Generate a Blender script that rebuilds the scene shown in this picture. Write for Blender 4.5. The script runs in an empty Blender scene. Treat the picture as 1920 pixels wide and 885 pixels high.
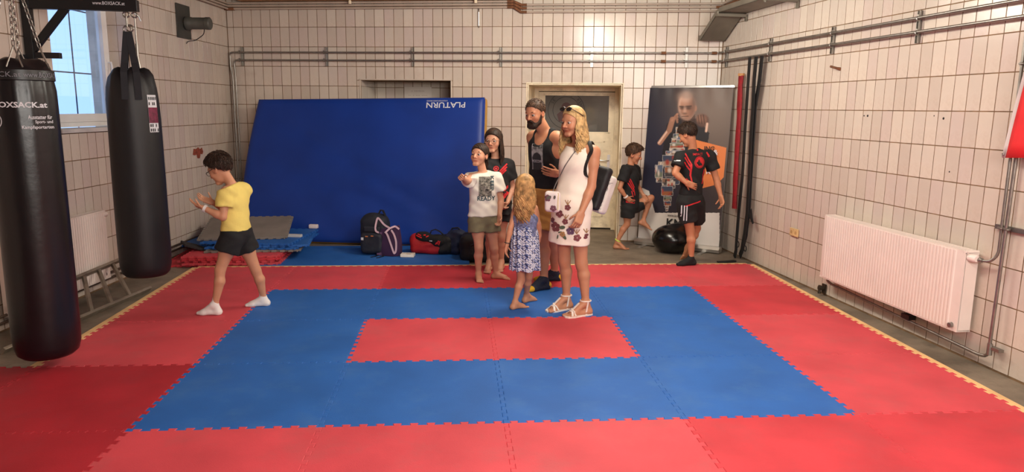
import bpy, bmesh, math, random
import numpy as np
from mathutils import Vector, Matrix
from mathutils.bvhtree import BVHTree

sc = bpy.context.scene
COL = sc.collection
random.seed(7)
rng = np.random.default_rng(7)
A = lambda *v: np.array(v, float)
PI = math.pi

# ------------------------------------------------------------------ camera
F_PX = 1356.06
CAM = A(-0.2623, -3.7208, 1.7273)
_ya, _pi, _ro = 0.076716, -0.175492, 0.010357
_F = A(math.sin(_ya)*math.cos(_pi), math.cos(_ya)*math.cos(_pi), math.sin(_pi))
_R0 = A(math.cos(_ya), -math.sin(_ya), 0)
_U0 = np.cross(_R0, _F)
_R = math.cos(_ro)*_R0 + math.sin(_ro)*_U0
_U = -math.sin(_ro)*_R0 + math.cos(_ro)*_U0
cd = bpy.data.cameras.new('camera'); cam = bpy.data.objects.new('camera', cd); COL.objects.link(cam)
cd.sensor_width = 36; cd.lens = 36*F_PX/1920; cd.clip_start = 0.05
M = Matrix(((_R[0], _U[0], -_F[0], CAM[0]), (_R[1], _U[1], -_F[1], CAM[1]), (_R[2], _U[2], -_F[2], CAM[2]), (0, 0, 0, 1)))
cam.matrix_world = M
sc.camera = cam
def ray(px, py): return _F + _R*(px-960)/F_PX - _U*(py-442.5)/F_PX
def at(px, py, y):                       # the point of the vertical plane Y = y seen at a photo pixel
    d = ray(px, py); return CAM + d*(y-CAM[1])/d[1]
def onz(px, py, z=.03):
    d = ray(px, py); return CAM + d*(z-CAM[2])/d[2]
def prj(X):
    d = np.asarray(X, float)-CAM; z = d@_F
    return 960+F_PX*(d@_R)/z, 442.5-F_PX*(d@_U)/z, z

# ------------------------------------------------------------------ light and exposure
w = bpy.data.worlds.new('world'); sc.world = w; w.use_nodes = True
bg = w.node_tree.nodes['Background']
bg.inputs[0].default_value = (0.33, 0.56, 1.0, 1); bg.inputs[1].default_value = 1.7
def area(name, loc, sx, sy, power, col, rot=(0, 0, 0)):
    l = bpy.data.lights.new(name, 'AREA'); l.shape = 'RECTANGLE'; l.size = sx; l.size_y = sy
    l.energy = power; l.color = col
    o = bpy.data.objects.new(name, l); COL.objects.link(o); o.location = loc; o.rotation_euler = rot
    return o
WARM = (0.97, 0.92, 0.80)
def unseen_tube_lamp(x, y, z, power):            # assumed fluorescent tube, unseen, throws light to all sides: three soft points along it
    for k in (-1, 0, 1):
        l = bpy.data.lights.new('unseen_tube_light', 'POINT'); l.energy = power/3; l.color = WARM; l.shadow_soft_size = .22
        o = bpy.data.objects.new('unseen_tube_light', l); COL.objects.link(o); o.location = (x, y+.45*k, z)
unseen_tube_lamp(0.95, 3.0, 2.86, 180)  # assumed back lamp, placed from the woman's shadow and the wall glints
unseen_tube_lamp(1.0, 0.1, 2.86, 135)  # added middle lamp, spreads the light between the back and front ones
area('assumed_front_lamp', (1.2, -2.4, 3.0), 0.4, 1.3, 55, WARM)  # assumed lamp behind the camera, bare area light without a fitting
area('assumed_front_daylight', (1.5, -4.9, 2.45), 2.8, 0.9, 225, (1.0, 0.96, 0.9), (PI/2, 0, 0))  # added area light for assumed front windows; the front wall stays closed
vs = sc.view_settings
vs.view_transform = 'Standard'; vs.look = 'None'; vs.gamma = 1; vs.use_curve_mapping = False
vs.exposure = 0.0
try: sc.display_settings.display_device = 'sRGB'
except Exception: pass
sc.cycles.max_bounces = 8; sc.cycles.diffuse_bounces = 5; sc.cycles.glossy_bounces = 4
sc.cycles.sample_clamp_indirect = 4

# ------------------------------------------------------------------ materials
def lin(c):
    c = [x/255 for x in c]
    return tuple(x/12.92 if x <= .04045 else ((x+.055)/1.055)**2.4 for x in c)+(1,)
MATS = {}
def mat(name, col, rough=.6, metal=0, var=.06, vscale=6, bump=0, bscale=60, spec=.5, attr=None, emit=None, coat=0, sheen=0, trans=0, dirt=None, dscale=3):
    if name in MATS: return MATS[name]
    m = bpy.data.materials.new(name); m.use_nodes = True
    nt = m.node_tree; N = nt.nodes; L = nt.links; b = N['Principled BSDF']
    b.inputs['Roughness'].default_value = rough; b.inputs['Metallic'].default_value = metal
    b.inputs['Specular IOR Level'].default_value = spec
    if coat: b.inputs['Coat Weight'].default_value = coat; b.inputs['Coat Roughness'].default_value = .08
    if sheen: b.inputs['Sheen Weight'].default_value = sheen
    if trans: b.inputs['Transmission Weight'].default_value = trans
    tc = N.new('ShaderNodeTexCoord')
    base = lin(col)
    if attr:
        a = N.new('ShaderNodeVertexColor'); a.layer_name = attr; src = a.outputs['Color']
    else:
        r = N.new('ShaderNodeRGB'); r.outputs[0].default_value = base; src = r.outputs[0]
    if var:
        n = N.new('ShaderNodeTexNoise'); n.inputs['Scale'].default_value = vscale; n.inputs['Detail'].default_value = 5
        L.new(tc.outputs['Object'], n.inputs['Vector'])
        mr = N.new('ShaderNodeMapRange'); mr.inputs[1].default_value = .3; mr.inputs[2].default_value = .7
        mr.inputs[3].default_value = 1-var*2; mr.inputs[4].default_value = 1+var*2
        L.new(n.outputs['Fac'], mr.inputs[0])
        mx = N.new('ShaderNodeVectorMath'); mx.operation = 'SCALE'
        L.new(src, mx.inputs[0]); L.new(mr.outputs[0], mx.inputs['Scale']); src = mx.outputs[0]
    if dirt:
        n = N.new('ShaderNodeTexNoise'); n.inputs['Scale'].default_value = dscale; n.inputs['Detail'].default_value = 8; n.inputs['Roughness'].default_value = .7
        L.new(tc.outputs['Object'], n.inputs['Vector'])
        mr = N.new('ShaderNodeMapRange'); mr.inputs[1].default_value = .5; mr.inputs[2].default_value = .72
        mr.inputs[3].default_value = 0; mr.inputs[4].default_value = dirt[1]
        L.new(n.outputs['Fac'], mr.inputs[0])
        mx = N.new('ShaderNodeMix'); mx.data_type = 'RGBA'; mx.inputs[7].default_value = lin(dirt[0])
        L.new(mr.outputs[0], mx.inputs[0]); L.new(src, mx.inputs[6]); src = mx.outputs[2]
    L.new(src, b.inputs['Base Color'])
    if bump:
        n = N.new('ShaderNodeTexNoise'); n.inputs['Scale'].default_value = bscale; n.inputs['Detail'].default_value = 4
        L.new(tc.outputs['Object'], n.inputs['Vector'])
        bp = N.new('ShaderNodeBump'); bp.inputs['Strength'].default_value = bump; bp.inputs['Distance'].default_value = .01
        L.new(n.outputs['Fac'], bp.inputs['Height']); L.new(bp.outputs[0], b.inputs['Normal'])
    if emit:
        b.inputs['Emission Color'].default_value = lin(emit[0]); b.inputs['Emission Strength'].default_value = emit[1]
    MATS[name] = m
    return m
TILE = [mat('glazed_tile_%d' % i, c, .2, var=.035, vscale=3, bump=.10, bscale=5, spec=.28, dirt=((150, 120, 96), .22), dscale=4) for i, c in enumerate([(204, 192, 180), (199, 186, 174), (209, 197, 184), (202, 187, 178)])]
m_grout = mat('grout', (118, 92, 66), .9, var=.2, vscale=9)
m_concrete = mat('concrete', (122, 110, 96), .55, var=.16, vscale=3, bump=.3, bscale=25, dirt=((70, 60, 52), .6), dscale=5)
m_plaster = mat('ceiling_plaster', (176, 160, 142), .9, var=.08)
m_white = mat('white_paint', (228, 214, 206), .38, var=.02)
m_cream = mat('cream_paint', (238, 224, 194), .45, var=.08, vscale=4, dirt=((140, 110, 80), .5), dscale=6)
m_steel = mat('zinc_steel', (150, 146, 140), .38, .9, var=.08, vscale=20)
m_alu = mat('aluminium', (196, 194, 190), .3, .9, var=.03)
m_ladder = mat('worn_aluminium', (165, 155, 140), .45, .7, var=.1, vscale=15)
m_grey_tin = mat('painted_tin', (122, 116, 104), .5, .3, var=.08, vscale=5)
m_black_paint = mat('black_paint', (14, 15, 19), .4, var=.05)
m_vinyl = mat('black_vinyl', (12, 13, 18), .33, var=.1, vscale=4, bump=.25, bscale=9)
m_vinyl2 = mat('matt_black_vinyl', (14, 15, 20), .52, var=.1, vscale=4, bump=.2, bscale=8)
m_strap = mat('black_webbing', (24, 25, 32), .8, var=.1)
m_print_w = mat('white_print', (205, 208, 214), .6, var=.03)
m_print_d = mat('dim_white_print', (120, 122, 130), .6, var=.03)
m_red_foam = mat('red_foam', (200, 70, 80), .62, var=.07, vscale=2.2, bump=.12, bscale=220, spec=.3, dirt=((176, 84, 88), .55), dscale=2.5)
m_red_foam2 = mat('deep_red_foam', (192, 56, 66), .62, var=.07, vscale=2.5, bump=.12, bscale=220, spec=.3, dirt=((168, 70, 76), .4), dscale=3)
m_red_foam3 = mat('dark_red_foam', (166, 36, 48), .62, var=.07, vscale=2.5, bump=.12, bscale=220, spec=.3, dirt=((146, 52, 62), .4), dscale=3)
m_blue_foam = mat('blue_foam', (36, 94, 170), .62, var=.06, vscale=2.2, bump=.12, bscale=220, spec=.3, dirt=((70, 116, 172), .45), dscale=2.5)
m_grey_foam = mat('grey_foam', (128, 120, 114), .8, var=.06, vscale=4, spec=.2)
m_beige_foam = mat('beige_foam', (226, 186, 132), .7, var=.06, vscale=7, spec=.3)
m_dark_foam = mat('dark_foam', (40, 36, 40), .85, var=.05)
m_tarp = mat('blue_tarpaulin', (18, 54, 138), .42, var=.06, vscale=2, bump=.18, bscale=3, spec=.35)
m_yellow_tarp = mat('yellow_tarpaulin', (206, 156, 50), .5, var=.06)
m_rust = mat('rust', (112, 72, 46), .8, var=.2, vscale=30)
m_brick = mat('broken_brick', (140, 66, 46), .95, var=.2, vscale=30, bump=.8, bscale=40)
m_glass = mat('window_glass', (255, 255, 255), .02, var=0, trans=1)
m_dkglass = mat('dark_door_glass', (100, 99, 97), .06, var=.1, vscale=3, spec=.8)


class MB:
    def __init__(s): s.v = []; s.f = []
    def add(s, V, Fs):
        o = len(s.v); s.v += [tuple(map(float, p)) for p in V]; s.f += [tuple(o+i for i in q) for q in Fs]; return s
    def hexa(s, P):                       # 8 corners: bottom 4 ccw, top 4 ccw
        return s.add(P, [(3, 2, 1, 0), (4, 5, 6, 7), (0, 1, 5, 4), (1, 2, 6, 5), (2, 3, 7, 6), (3, 0, 4, 7)])
    def box(s, c, size, ax=None):
        c = np.asarray(c, float); X, Y, Z = (np.eye(3) if ax is None else ax)
        X, Y, Z = (np.asarray(a)*h/2 for a, h in zip((X, Y, Z), size))
        return s.hexa([c-X-Y-Z, c+X-Y-Z, c+X+Y-Z, c-X+Y-Z, c-X-Y+Z, c+X-Y+Z, c+X+Y+Z, c-X+Y+Z])
    def loft(s, rings, cap=True, closed=False):
        n = len(rings[0]); V = [p for r in rings for p in r]; Fs = []
        m = len(rings)
        for i in range(m if closed else m-1):
            a = i*n; b = ((i+1) % m)*n
            for j in range(n): k = (j+1) % n; Fs.append((a+j, a+k, b+k, b+j))
        if cap and not closed:
            Fs.append(tuple(range(n-1, -1, -1))); Fs.append(tuple((m-1)*n+j for j in range(n)))
        return s.add(V, Fs)
    def tube(s, pts, r, n=8, flat=None, closed=False, cap=True):
        pts = [np.asarray(p, float) for p in pts]; m = len(pts)
        rr = r if hasattr(r, '__len__') else [r]*m
        prev = None; rings = []
        for i, p in enumerate(pts):
            if closed: t = pts[(i+1) % m]-pts[i-1]
            else: t = pts[min(i+1, m-1)]-pts[max(i-1, 0)]
            t = t/(np.linalg.norm(t)+1e-12)
            if prev is None:
                h = A(0, 0, 1) if abs(t[2]) < .9 else A(1, 0, 0)
                if flat is not None: h = np.asarray(flat, float)
            else: h = prev
            u = h-t*(h@t); u /= np.linalg.norm(u)+1e-12; v = np.cross(t, u); prev = u
            fr = rr[i] if hasattr(rr[i], '__len__') else (rr[i], rr[i])
            rings.append([p+u*fr[0]*math.cos(2*PI*k/n)+v*fr[1]*math.sin(2*PI*k/n) for k in range(n)])
        return s.loft(rings, cap, closed)
    def ribbon(s, pts, wdir, width, thick=.004):   # flat strap along pts
        pts = [np.asarray(p, float) for p in pts]; rings = []
        for i, p in enumerate(pts):
            t = pts[min(i+1, len(pts)-1)]-pts[max(i-1, 0)]; t /= np.linalg.norm(t)+1e-12
            wd = np.asarray(wdir[i] if np.ndim(wdir) > 1 else wdir, float); wd = wd-t*(wd@t); wd /= np.linalg.norm(wd)+1e-12
            nn = np.cross(t, wd); wi = (width[i] if hasattr(width, '__len__') else width)/2
            rings.append([p-wd*wi-nn*thick/2, p+wd*wi-nn*thick/2, p+wd*wi+nn*thick/2, p-wd*wi+nn*thick/2])
        return s.loft(rings)
    def lathe(s, prof, c, n=24, ax=None):
        X, Y, Z = (np.eye(3) if ax is None else ax); c = np.asarray(c, float)
        rings = [[c+np.asarray(X)*r*math.cos(2*PI*k/n)+np.asarray(Y)*r*math.sin(2*PI*k/n)+np.asarray(Z)*z for k in range(n)] for r, z in prof]
        return s.loft(rings)
    def prism(s, poly, o, u, v, nrm, d0, d1):
        o, u, v, nrm = (np.asarray(a, float) for a in (o, u, v, nrm)); n = len(poly)
        B = [o+u*a+v*b+nrm*d0 for a, b in poly]; T = [o+u*a+v*b+nrm*d1 for a, b in poly]
        return s.add(B+T, [tuple(range(n-1, -1, -1)), tuple(range(n, 2*n))]+[(i, (i+1) % n, n+(i+1) % n, n+i) for i in range(n)])
    def torus(s, c, R, r, ax, n=16, m=6):
        X, Y, Z = ax; c = np.asarray(c, float)
        return s.tube([c+(np.asarray(X)*math.cos(2*PI*k/n)+np.asarray(Y)*math.sin(2*PI*k/n))*R for k in range(n)], r, m, flat=Z, closed=True)
    def build(s, name, m, parent=None, smooth=False, loc=None, **kw):
        V = np.array(s.v, float)
        if parent is not None: off = np.array(wloc(parent))
        elif loc is None: off = np.array([V[:, 0].mean(), V[:, 1].mean(), V[:, 2].min()])
        else: off = np.array(loc, float)
        me = bpy.data.meshes.new(name); me.from_pydata((V-off).tolist(), [], s.f); me.update()
        return finish(name, me, m, parent, off, smooth, **kw)
def wloc(o):
    l = A(*o.location)
    while o.parent: o = o.parent; l = l+A(*o.location)
    return l
def finish(name, me, m, parent=None, off=(0, 0, 0), smooth=False, label=None, cat=None, group=None, kind=None, bevel=0, recalc=True):
    if recalc or bevel:
        bm = bmesh.new(); bm.from_mesh(me)
        if bevel:
            bmesh.ops.bevel(bm, geom=bm.edges[:], offset=bevel, segments=2, affect='EDGES', profile=.6)
        bmesh.ops.recalc_face_normals(bm, faces=bm.faces[:]); bm.to_mesh(me); bm.free()
    if m is not None: me.materials.append(m)
    if smooth is True: me.polygons.foreach_set('use_smooth', [True]*len(me.polygons))
    elif smooth:
        me.polygons.foreach_set('use_smooth', [True]*len(me.polygons))
        me.set_sharp_from_angle(angle=math.radians(smooth))
    o = bpy.data.objects.new(name, me); COL.objects.link(o)
    if parent is not None: o.parent = parent
    else: o.location = tuple(off)
    tag(o, label, cat, group, kind)
    return o
def tag(o, label=None, cat=None, group=None, kind=None):
    for k, x in (('label', label), ('category', cat), ('group', group), ('kind', kind)):
        if x: o[k] = x
    return o
def thing(name, label, cat, loc, group=None):
    o = bpy.data.objects.new(name, None); COL.objects.link(o); o.location = tuple(loc); o.empty_display_size = .1
    return tag(o, label, cat, group)

FONT = {}
def text_polys(txt, size=1, bold=0, spacing=1):
    """outline mesh of a line of lettering: verts (n,2), faces; origin at centre-left baseline"""
    cu = bpy.data.curves.new('lettering', 'FONT'); cu.body = txt; cu.size = size; cu.offset = bold; cu.resolution_u = 2; cu.space_character = spacing
    ob = bpy.data.objects.new('lettering', cu); COL.objects.link(ob)
    dg = bpy.context.evaluated_depsgraph_get()
    me = bpy.data.meshes.new_from_object(ob.evaluated_get(dg))
    V = np.array([v.co[:2] for v in me.vertices]); Fs = [tuple(p.vertices) for p in me.polygons]
    bpy.data.objects.remove(ob); bpy.data.curves.remove(cu); bpy.data.meshes.remove(me)
    return V, Fs
def fit_text(txt, width=None, height=None, bold=0, spacing=1):
    V, Fs = text_polys(txt, 1, bold, spacing)
    lo, hi = V.min(0), V.max(0); V = V-(lo+hi)/2
    sx = width/(hi-lo)[0] if width else None; sy = height/(hi-lo)[1] if height else None
    if sx is None: sx = sy
    if sy is None: sy = sx
    return V*[sx, sy], Fs
def flat_text(mb, txt, o, u, v, width=None, height=None, bold=0, spacing=1):
    V, Fs = fit_text(txt, width, height, bold, spacing)
    mb.add([np.asarray(o)+np.asarray(u)*a+np.asarray(v)*b for a, b in V], Fs)
def proj_polys(mb, V2, Fs, o, u, v, nrm, bvh, off=.003):
    """lay 2-D shapes on a curved surface by casting from o+u*a+v*b along -nrm"""
    pts = []; ok = []
    o, u, v, nrm = (np.asarray(a, float) for a in (o, u, v, nrm))
    for a, b in V2:
        p = o+u*a+v*b
        h = bvh.ray_cast(Vector(p+nrm*.5), Vector(-nrm), 1.2)
        good = h[0] is not None and abs(np.dot(np.array(h[1]), nrm)) > .12
        pts.append((np.array(h[0]) if h[0] is not None else p)+nrm*off); ok.append(good)
    mb.add(pts, [q for q in Fs if all(ok[i] for i in q)])
def disc_polys(r0, r1, n=20, cx=0, cy=0):
    V = []; Fs = []
    for k in range(n):
        a = 2*PI*k/n; V += [(cx+r0*math.cos(a), cy+r0*math.sin(a)), (cx+r1*math.cos(a), cy+r1*math.sin(a))]
    for k in range(n): j = (k+1) % n; Fs.append((2*k, 2*k+1, 2*j+1, 2*j))
    return V, Fs
def strip_polys(pts, wd, seg=6):
    """a 2-D polyline widened into quads, subdivided"""
    P = []
    for a, b in zip(pts[:-1], pts[1:]):
        for k in range(seg): t = k/seg; P.append((a[0]*(1-t)+b[0]*t, a[1]*(1-t)+b[1]*t))
    P.append(pts[-1]); V = []; Fs = []
    for i, p in enumerate(P):
        q0 = P[max(i-1, 0)]; q1 = P[min(i+1, len(P)-1)]
        t = (q1[0]-q0[0], q1[1]-q0[1]); l = math.hypot(*t)+1e-9; n = (-t[1]/l, t[0]/l)
        ww = wd(i/(len(P)-1)) if callable(wd) else wd
        V += [(p[0]-n[0]*ww/2, p[1]-n[1]*ww/2), (p[0]+n[0]*ww/2, p[1]+n[1]*ww/2)]
        if i: Fs.append((2*i-2, 2*i, 2*i+1, 2*i-1))
    return V, Fs

# ------------------------------------------------------------------ the room shell
CLB = A(-3.3387, 6.5922, 0); CRB = A(3.0476, 5.3419, 0)
def nrmz(a): a = np.asarray(a, float); return a/np.linalg.norm(a)
Z3 = A(0, 0, 1)
eB = nrmz(CRB-CLB); nB = A(eB[1], -eB[0], 0); LB = np.linalg.norm(CRB-CLB)
eL = nrmz(A(-.0821, -1, 0)); nL = A(-eL[1], eL[0], 0)
eR = nrmz(A(.06769, -1, 0)); nR = A(eR[1], -eR[0], 0)
WALL = {'back': (CLB, eB, nB, LB), 'left': (CLB, eL, nL, 11.6), 'right': (CRB, eR, nR, 10.3)}
CEIL = 3.12
def P(wl, s, z, off=0): o, e, n, _ = WALL[wl]; return o+e*s+n*off+Z3*z
def slab(mb, wl, s0, s1, z0, z1, o0, o1):
    mb.hexa([P(wl, s0, z0, o0), P(wl, s1, z0, o0), P(wl, s1, z0, o1), P(wl, s0, z0, o1), P(wl, s0, z1, o0), P(wl, s1, z1, o0), P(wl, s1, z1, o1), P(wl, s0, z1, o1)])
NICHE = (1.84, 3.05, 0.0, 2.066); DOORWAY = (4.07, 5.283, 0.0, 2.035); WINDOW = (2.571, 3.815, 1.465, 2.80)
TP, TH = .13, .25415            # tile pitch across and up
ROWZ = [2.7518-TH*n for n in range(11)]
tile_mesh = {}
def tile_me(wd, ht, mi):
    key = (round(wd, 3), round(ht, 3), mi)
    if key in tile_mesh: return tile_mesh[key]
    a, b, c, d = wd/2, ht/2, .0012, .0022
    V = [(-a, -b, 0), (a, -b, 0), (a, b, 0), (-a, b, 0), (-a, -b, d-c), (a, -b, d-c), (a, b, d-c), (-a, b, d-c), (-a+c, -b+c, d), (a-c, -b+c, d), (a-c, b-c, d), (-a+c, b-c, d)]
    Fs = [(8, 9, 10, 11)]+[(i+4, (i+1) % 4+4, (i+1) % 4+8, i+8) for i in range(4)]+[(i, (i+1) % 4, (i+1) % 4+4, i+4) for i in range(4)]
    me = bpy.data.meshes.new('tile'); me.from_pydata(V, [], Fs); me.materials.append(TILE[mi]); me.update()
    tile_mesh[key] = me
    return me
def add_tiles(wl, parent, s0, s1, phase, holes, rows, off=0, most=300, z_top=CEIL-.02):
    """rows: list of (zlow, zhigh); builds the pieces that show largest as objects, the others as one joined part"""
    o, e, n, _ = WALL[wl]; cells = []
    k0 = math.floor((s0-phase)/TP)
    xs = sorted(set([s0, s1]+[phase+TP*k for k in range(k0, k0+150) if s0+.012 < phase+TP*k < s1-.012]))
    for zl, zh in rows:
        for a, b in zip(xs[:-1], xs[1:]):
            rects = [(a, b, zl, zh)]
            for h in holes:
                out = []
                for r in rects:
                    if r[1] <= h[0]+.004 or r[0] >= h[1]-.004 or r[3] <= h[2]+.004 or r[2] >= h[3]-.004: out.append(r); continue
                    if r[3] > h[3]+.015: out.append((r[0], r[1], h[3], r[3]))
                    if r[2] < h[2]-.015: out.append((r[0], r[1], r[2], h[2]))
                    if r[0] < h[0]-.015: out.append((r[0], h[0], max(r[2], h[2]), min(r[3], h[3])))
                    if r[1] > h[1]+.015: out.append((h[1], r[1], max(r[2], h[2]), min(r[3], h[3])))
                rects = out
            cells += rects
    sized = []
    for c in cells:
        m = P(wl, (c[0]+c[1])/2, (c[2]+c[3])/2, off); x, y, z = prj(m)
        vis = -15 < x < 1935 and -15 < y < 900 and z > .5
        q = [prj(P(wl, s, zz, off))[:2] for s, zz in ((c[0], c[2]), (c[1], c[2]), (c[1], c[3]), (c[0], c[3]))] if z > .5 else [(0, 0)]*4
        ar = abs(sum(q[i][0]*q[(i+1) % 4][1]-q[(i+1) % 4][0]*q[i][1] for i in range(4)))/2
        sized.append((ar if vis else 0, c, m))
    sized.sort(key=lambda t: -t[0])
    R4 = Matrix(((e[0], 0, n[0], 0), (e[1], 0, n[1], 0), (e[2], 1, n[2], 0), (0, 0, 0, 1)))
    if wl == 'left': R4 = Matrix(((-e[0], 0, n[0], 0), (-e[1], 0, n[1], 0), (0, 1, 0, 0), (0, 0, 0, 1)))
    if wl != 'left': R4 = Matrix(((e[0], 0, n[0], 0), (e[1], 0, n[1], 0), (0, 1, 0, 0), (0, 0, 0, 1)))
    if np.dot(np.cross(np.array(R4.col[0][:3]), np.array(R4.col[1][:3])), n) < 0:
        for i in range(3): R4[i][0] *= -1
    g = .0036; rest = MB(); restm = 0
    for i, (ar, c, m) in enumerate(sized):
        wd, ht = c[1]-c[0]-2*g, c[3]-c[2]-2*g
        if wd < .008 or ht < .008: continue
        mi = rng.integers(0, 4)
        T = Matrix.Translation(m.tolist()) @ R4 @ Matrix.Rotation(rng.normal(0, .005), 4, 'X') @ Matrix.Rotation(rng.normal(0, .006), 4, 'Y')
        if i < most and ar > 0:
            o_ = bpy.data.objects.new('tile', tile_me(wd, ht, int(mi))); COL.objects.link(o_); o_.parent = parent; o_.matrix_local = T
        else:
            me = tile_me(wd, ht, int(mi))
            rest.add([T @ v.co for v in me.vertices], [tuple(p.vertices) for p in me.polygons])
    if rest.v:
        rest.build('distant_tiles', TILE[0], parent, kind='stuff', recalc=False)
ROWS = [(ROWZ[0], CEIL-.02)]+[(ROWZ[n+1], ROWZ[n]) for n in range(10)]+[(.012, ROWZ[10])]
ROWS[0] = (ROWZ[0], ROWZ[0]+TH); ROWS.append((ROWZ[0]+TH, CEIL-.004))

def onw(wl, px, py, off):
    o, e, n, _ = WALL[wl]; d = ray(px, py); k = ((o-CAM)@n+off)/(d@n); return CAM+d*k
fl = MB().hexa([A(-5.2, -5, -.08), A(4.6, -5, -.08), A(4.6, 7.6, -.08), A(-5.2, 7.6, -.08), A(-5.2, -5, 0), A(4.6, -5, 0), A(4.6, 7.6, 0), A(-5.2, 7.6, 0)])
fl.build('floor', m_concrete, kind='structure', loc=(0, 0, 0))
MB().hexa([A(-5.2, -5, CEIL), A(4.6, -5, CEIL), A(4.6, 7.6, CEIL), A(-5.2, 7.6, CEIL), A(-5.2, -5, CEIL+.1), A(4.6, -5, CEIL+.1), A(4.6, 7.6, CEIL+.1), A(-5.2, 7.6, CEIL+.1)]).build('ceiling', m_plaster, kind='structure', loc=(0, 0, 0))
wb = MB(); D = -1.25
for a, b, z0, z1 in ((-.3, NICHE[0], 0, CEIL), (NICHE[0], NICHE[1], NICHE[3], CEIL), (NICHE[1], DOORWAY[0], 0, CEIL), (DOORWAY[0], DOORWAY[1], DOORWAY[3], CEIL), (DOORWAY[1], LB+.3, 0, CEIL)):
    slab(wb, 'back', a, b, z0, z1, D, 0)
wall_back = wb.build('wall_back', m_grout, kind='structure', loc=(0, 0, 0))
wl_ = MB()
for a, b, z0, z1 in ((-.0, WINDOW[0], 0, CEIL), (WINDOW[0], WINDOW[1], 0, WINDOW[2]), (WINDOW[0], WINDOW[1], WINDOW[3], CEIL), (WINDOW[1], 11.6, 0, CEIL)):
    slab(wl_, 'left', a, b, z0, z1, -.34, 0)
wall_left = wl_.build('wall_left', m_grout, kind='structure', loc=(0, 0, 0))
wr = MB(); slab(wr, 'right', 0, 10.4, 0, CEIL, -.3, 0)
wall_right = wr.build('wall_right', m_grout, kind='structure', loc=(0, 0, 0))
wf = MB().box((-.3, -5.05, CEIL/2), (10, .1, CEIL)); wf.build('wall_front', m_plaster, kind='structure', loc=(0, 0, 0))
cb = MB(); slab(cb, 'back', 3.6, 5.8, 0, 2.4, -1.34, -1.26); cb.build('added_door_backing', m_plaster, kind='structure', loc=(0, 0, 0))  # unseen slab added behind the door, stops sky light leaking through its gaps
nb = MB(); slab(nb, 'back', NICHE[0], NICHE[1], 0, NICHE[3], -.68, -.6)
niche = nb.build('wall_niche', m_grout, kind='structure', loc=(0, 0, 0))
add_tiles('back', wall_back, .006, LB-.006, .091, [NICHE, DOORWAY], ROWS)
add_tiles('back', niche, NICHE[0]+.004, NICHE[1]-.004, .05, [(0, 9, 0, 1.2)], ROWS[1:9], off=-.6, most=60)
add_tiles('left', wall_left, .006, 8.5, 1.205, [WINDOW], ROWS)
add_tiles('right', wall_right, .006, 6.6, 3.351, [], ROWS)
# niche jambs and soffit of pale tile, window reveal tiles
def reveal(parent, wl, s, z0, z1, o0, o1, facing):
    """vertical jamb tiles at constant s between offsets o0 (front) and o1 (deep)"""
    o, e, n, _ = WALL[wl]
    nd = 2; wd = abs(o1-o0)/nd
    zs = [z for z in ROWZ if z0+.02 < z < z1-.02]; zs = sorted([z0]+zs+[z1])
    for za, zb in zip(zs[:-1], zs[1:]):
        for k in range(nd):
            oc = o0+(o1-o0)*(k+.5)/nd
            X = n*(-facing); N_ = e*facing; T = Matrix(((X[0], 0, N_[0], 0), (X[1], 0, N_[1], 0), (0, 1, 0, 0), (0, 0, 0, 1)))
            if np.linalg.det(np.array(T.to_3x3())) < 0:
                for i in range(3): T[i][0] *= -1
            ob = bpy.data.objects.new('reveal_tile', tile_me(wd-.004, zb-za-.004, int(rng.integers(0, 4)))); COL.objects.link(ob); ob.parent = parent
            ob.matrix_local = Matrix.Translation(P(wl, s, (za+zb)/2, oc).tolist()) @ T
reveal(wall_back, 'back', NICHE[0], 1.2, NICHE[3], -.005, -.595, 1)
reveal(wall_back, 'back', NICHE[1], 1.2, NICHE[3], -.005, -.595, -1)
reveal(wall_left, 'left', WINDOW[0], WINDOW[2], WINDOW[3], -.005, -.2, 1)
reveal(wall_left, 'left', WINDOW[1], WINDOW[2], WINDOW[3], -.005, -.2, -1)
# corner strip, dark joint of the niche and door edges
tr = MB()
for a in (NICHE[0]-.012, NICHE[1]+.012): slab(tr, 'back', a-.006, a+.006, 1.2, NICHE[3]+.02, 0, .012)
slab(tr, 'back', NICHE[0]-.018, NICHE[1]+.018, NICHE[3]+.006, NICHE[3]+.018, 0, .012)
tr.build('trim_1', TILE[2], kind='structure', loc=(0, 0, 0))
# broken tile on the left wall showing brick
br = MB(); pc = P('left', 1.14, 1.15, .0)
poly = [(-.15, -.02), (-.12, .05), (-.06, .04), (0, .06), (.05, .03), (.1, .05), (.13, 0), (.1, -.03), (.05, -.02), (.02, -.075), (-.03, -.07), (-.05, -.02), (-.1, -.03)]
br.prism(poly, pc, -eL, Z3, nL, .003, .0115); br.build('broken_patch', m_brick, wall_left, label='reddish brick showing through broken tiles')
hm = MB()
for s, z, r in ((2.98, 1.69, .008), (3.03, 1.69, .012), (3.93, 1.682, .011), (4.05, 1.30, .007), (3.83, 1.70, .006)):
    c = P('right', s, z, .0); hm.lathe([(0, .0045), (r*.75, .0045), (r*.9, .003)], c, 8, (eR, Z3, nR))
hm.build('drill_hole', m_black_paint, wall_right, kind='stuff')
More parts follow.
